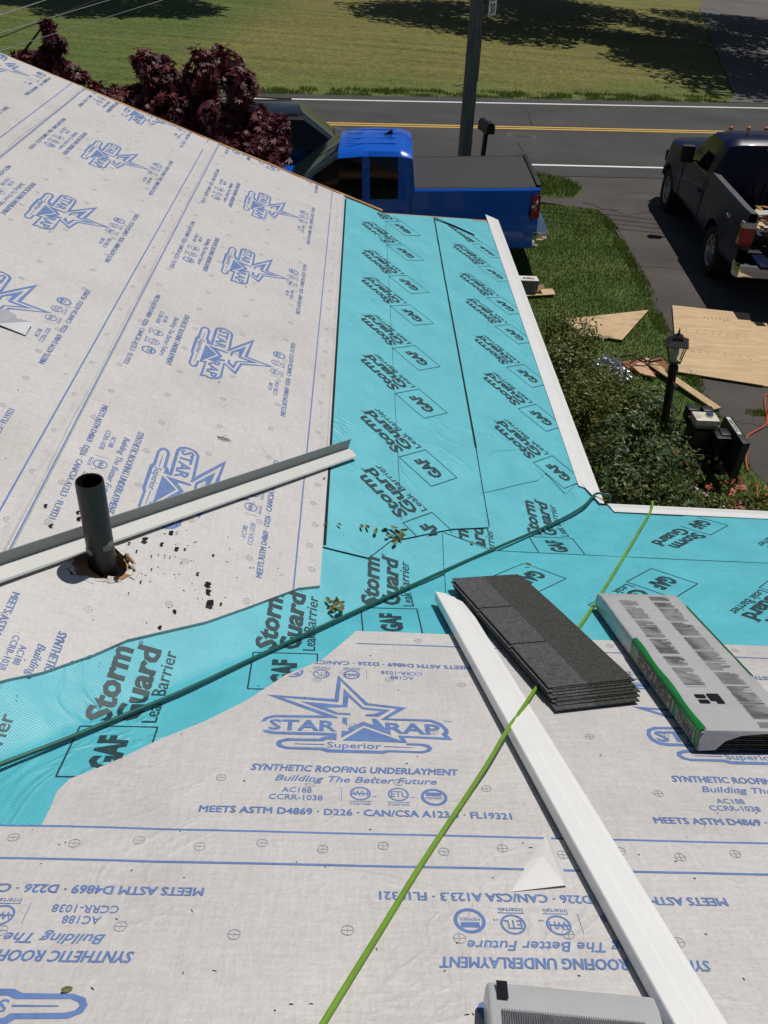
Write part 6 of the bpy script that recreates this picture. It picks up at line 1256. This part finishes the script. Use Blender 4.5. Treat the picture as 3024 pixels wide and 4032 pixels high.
# red maples
R1 = leafmat('maple_red_leaf', (0.075, 0.011, 0.020), (0.14, 0.019, 0.028), 0.5, 0.2); R2 = leafmat('maple_purple_leaf', (0.13, 0.046, 0.060), (0.08, 0.018, 0.032), 0.48, 0.15); R3 = leafmat('maple_bright_leaf', (0.20, 0.018, 0.028), (0.25, 0.038, 0.044), 0.5, 0.35)
def pxat(px, py, Y): r = ray(px, py); return CAM_C + r * (Y / r.y)
def maple(label, Y, blobs, n, base, seed):
    th = thing('maple_tree', label, 'tree', (base[0], base[1], 0)); C = []
    for (px, py, wpx, hpx, dy) in blobs:
        p = pxat(px, py, Y + dy); dep = (p - CAM_C).dot(CAM_F); C.append((p.x, p.y, p.z, wpx * dep / FPX, 0.5 * (wpx + hpx) * dep / FPX, hpx * dep / FPX))
    leaf_cloud(C, int(n * 1.5), 0.098, seed, 'palm', 0.5, 0.6, 0.16).build('crown', [R1, R2, R3], th, world=True)
    q = random.Random(seed); b = MB(); b0 = Vector((base[0], base[1], -0.1)); fork = Vector((base[0], base[1], 0.9)); b.tube([b0, fork], [0.09, 0.07], 10); b.build('trunk', M_TWIG, th, world=True, smooth=60)
    for c in C:
        e = Vector((c[0], c[1], c[2] + 0.6 * c[5])); MB().tube(spline([fork, fork.lerp(e, 0.5) + Vector((q.uniform(-.1, .1), q.uniform(-.1, .1), 0.15)), e], 4), [0.045 - 0.0045 * i for i in range(9)], 6).build('limb', M_TWIG, th, world=True, smooth=60)
maple('dark red maple tree with a broad crown in front of the black car', 12.6, [(600, 330, 65, 115, 0.3), (560, 240, 42, 50, 0.4), (640, 240, 26, 30, 0.4), (800, 300, 70, 110, 0.0), (905, 270, 55, 80, 0.3), (790, 215, 32, 40, 0.0), (860, 205, 28, 32, 0.2), (950, 360, 70, 95, -0.3), (700, 440, 140, 90, 0.0), (880, 480, 130, 95, -0.3), (1010, 470, 70, 70, -0.3), (1050, 570, 85, 85, -0.6), (1110, 610, 45, 60, -0.8), (1090, 500, 60, 45, -0.5), (400, 350, 70, 30, 0.2), (460, 385, 90, 45, 0.2), (540, 410, 90, 70, 0.2), (700, 330, 80, 80, 0.1), (950, 590, 100, 70, -0.8), (1080, 660, 50, 30, -1.0)], 8200, (-2.35, 12.5), 1)
maple('narrow dark red maple tree rising at the left behind the wing\'s rake', 12.2, [(215, 150, 38, 60, 0), (185, 100, 20, 22, 0), (230, 110, 20, 25, 0), (215, 240, 68, 62, 0), (120, 235, 65, 32, 0), (270, 290, 50, 50, 0), (330, 300, 18, 18, 0)], 2300, (-5.6, 12.2), 2)
# shade trees standing beyond the frame, seen by their shadows
B1 = leafmat('shade_tree_leaf', (0.03, 0.07, 0.015), (0.05, 0.10, 0.02))
def shade_tree(label, x, y, R, zc, seed, n, cx, cy):
    q = random.Random(seed); th = thing('shade_tree', label, 'tree', (x, y, 0)); C = []
    for i in range(20):
        a = q.uniform(0, 6.28); r = R * math.sqrt(q.random()) * 0.78; C.append((cx + r * math.cos(a), cy + r * math.sin(a), zc + q.uniform(-1, 2.5) * (1 - r / R / 1.3), R * 0.30, R * 0.30, 1.3))
    leaf_cloud(C, n, 0.5, seed).build('crown', [B1, G2], th, world=True)
    MB().tube([(x, y, -0.1), (x, y, zc * 0.5), (x + 0.1, y, zc)], [0.32, 0.26, 0.18], 10).build('trunk', M_POLE, th, world=True, smooth=60)
    for i in range(6): c = C[i]; MB().tube([(x, y, zc * 0.6), (c[0], c[1], c[2])], [0.12, 0.04], 6).build('limb', M_POLE, th, world=True)
shade_tree('broad leafy tree beyond the far lawn casting the large shadow', 10.0, 55.5, 9.0, 7.0, 1, 20000, 10.2, 49.0)
shade_tree('leafy tree at the far driveway shading its asphalt', 24.0, 41.0, 9.0, 8.0, 2, 20000, 19.5, 38.5)
shade_tree('second leafy tree behind the far driveway shading its upper end', 29.0, 57.0, 8.0, 8.0, 4, 14000, 21.5, 49.5)
shade_tree('leafy tree at the far left of the lawn', -8.8, 45.0, 4.6, 6.0, 3, 7000, -8.6, 42.6)
# grass
def in_poly(x, y, P):
    c = False; j = len(P) - 1
    for i in range(len(P)):
        if (P[i][1] > y) != (P[j][1] > y) and x < (P[j][0] - P[i][0]) * (y - P[i][1]) / (P[j][1] - P[i][1]) + P[i][0]: c = not c
        j = i
    return c
GA = leafmat('grass_blade', (0.085, 0.15, 0.018), (0.14, 0.20, 0.034), 0.6, 0.3); GB = leafmat('grass_blade_dry', (0.13, 0.125, 0.035), (0.085, 0.11, 0.022), 0.7, 0.3); GW = leafmat('weed_leaf', (0.12, 0.19, 0.025), (0.17, 0.23, 0.04), 0.55, 0.3)
def grass(name, label, poly, n, h, w, z, seed, mats, mix=(0.75, 1.0), clump=0.0, lay=0.5):
    q = random.Random(seed); b = MB(); xs = [p[0] for p in poly]; ys = [p[1] for p in poly]; k = 0; tries = 0
    while k < n and tries < n * 6:
        tries += 1; x, y = q.uniform(min(xs), max(xs)), q.uniform(min(ys), max(ys))
        if not in_poly(x, y, poly): continue
        nn = noise.noise(Vector((x * 1.7, y * 1.7, seed)))
        if clump and nn < clump * (q.random() * 2 - 1): continue
        k += 1; a = q.uniform(0, 6.28); hh = h * q.uniform(0.5, 1.3) * (1 + 0.5 * nn); l = lay * q.random() * hh; d = Vector((math.cos(a), math.sin(a), 0)); s = Vector((-d.y, d.x, 0)) * w * 0.5; p = Vector((x, y, z))
        r = q.random() + 0.25 * noise.noise(Vector((x * 0.6, y * 0.6, 3))); mi = 0 if r < mix[0] else (1 if r < mix[1] else 2)
        b.add([p + s, p - s, p + d * l + Vector((0, 0, hh))], [(0, 1, 2)], mi)
    return tag(b.build(name, mats), label, 'grass', kind='stuff')
lawn_poly = [(1.6, 8.0), (3.3, 8.6), (4.75, 8.1), (4.8, 9.3)] + [(x - 0.02, y) for x, y in edge[8::-1]] + [(3.95, 17.55), (2.2, 17.35), (2.2, 12.0)]
grass('grass', 'short green grass of the near lawn', lawn_poly, 62000, 0.045, 0.010, 0.0, 1, [GA, GB, GW], (0.80, 0.93))
gb = [(3.3, 5.8), (4.85, 5.8), (4.8, 7.6), (4.78, 8.5), (4.3, 8.6), (3.3, 8.0)]; grass('grass', 'rough grass around the compressor', gb, 7000, 0.06, 0.010, 0.004, 2, [GA, GB, GW], (0.6, 0.8))
grass('grass', 'tall weedy grass on the verge beside the mailbox', [(0.2, 17.9), (3.97, 18.0), (4.67, 18.05), (5.0, 18.75), (4.8, 19.3), (4.1, 19.7), (0.2, 18.9)], 11000, 0.085, 0.013, 0.012, 3, [GA, GB, GW], (0.45, 0.6))
ep = []
for (x, y) in edge[:12]: ep.append((x + 0.07, y))
ep += [(x - 0.16, y) for x, y in edge[11::-1]]
grass('weeds', 'weeds fringing the driveway edge', ep, 3200, 0.038, 0.020, 0.004, 4, [GW, GA, GB], (0.6, 0.9), 0.5, 0.9)
grass('weeds', 'strip of weeds growing in the driveway joint', [(4.85, 9.28), (5.9, 9.32), (5.9, 9.46), (4.8, 9.46)], 900, 0.03, 0.016, 0.006, 5, [GW, GA, GB], (0.6, 0.85), 0.3, 0.9)
fe = [(-6, far_e(-6) - 0.05), (11.9, far_e(11.9) - 0.05), (11.9, far_e(11.9) + 1.1), (-6, far_e(-6) + 1.1)]
grass('weeds', 'weedy green fringe along the far road edge', fe, 12000, 0.085, 0.030, -0.03, 6, [GW, GA, GB], (0.5, 0.75), 0.25, 0.9)
grass('grass', 'dry mown grass of the far lawn', [(-14, 24.5), (12.2, 30.2), (16, 43), (16, 49), (-14, 39)], 30000, 0.028, 0.014, -0.03, 7, [GB, GA, GW], (0.6, 0.97), 0.0, 0.9)
# ------------------------------------------------------------------ grit and slivers strewn over the sheets
q = random.Random(77); b = MB()
def sliver(p, nrm, L_, w_, a):
    d = Vector((math.cos(a), math.sin(a), 0)); d = (d - nrm * d.dot(nrm)).normalized(); s = nrm.cross(d) * w_ * 0.5; c = d * L_ * 0.5; h = nrm * 0.0025
    b.add([p - c - s, p + c - s, p + c + s, p - c + s, p + h * 0.9], [(0, 1, 4), (1, 2, 4), (2, 3, 4), (3, 0, 4)], 0 if q.random() < 0.75 else 1)
for i in range(150):
    x, y = q.uniform(0, 3024), q.uniform(900, 4032)
    if x > 1950 and y < 2080: continue
    p = PR(x, y); n_ = NA if p.z <= zA(p.y) + 1e-4 else NB
    if p.x > 3 or p.y > 6.8: continue
    v_ = (CY - p.y) / CT if n_ is NA else (CX - p.x) / CT; hl = (0.0265 if v_ > 3.68 else 0.0215 if v_ > 2.70 else 0.0165 if v_ > 1.66 else 0.0128) + 0.0006; sliver(p + Vector((0, 0, hl + wr(p.x, p.y))), n_, q.uniform(0.003, 0.010), q.uniform(0.001, 0.0022), q.uniform(0, 6.28))
for i in range(40):
    x, y = q.gauss(760, 140), q.gauss(2220, 90); p = PB(x, y)
    if p.x > 1.0: continue
    sliver(p + Vector((0, 0, 0.0171 + wr(p.x, p.y))), NB, q.uniform(0.003, 0.008), q.uniform(0.002, 0.005), q.uniform(0, 6.28))
tag(b.build('grit', [M_TAR, mat('wood_sliver', (0.20, 0.14, 0.08), 0.8)]), 'fine dark grit and slivers strewn over the roof sheets', 'grit', kind='stuff')
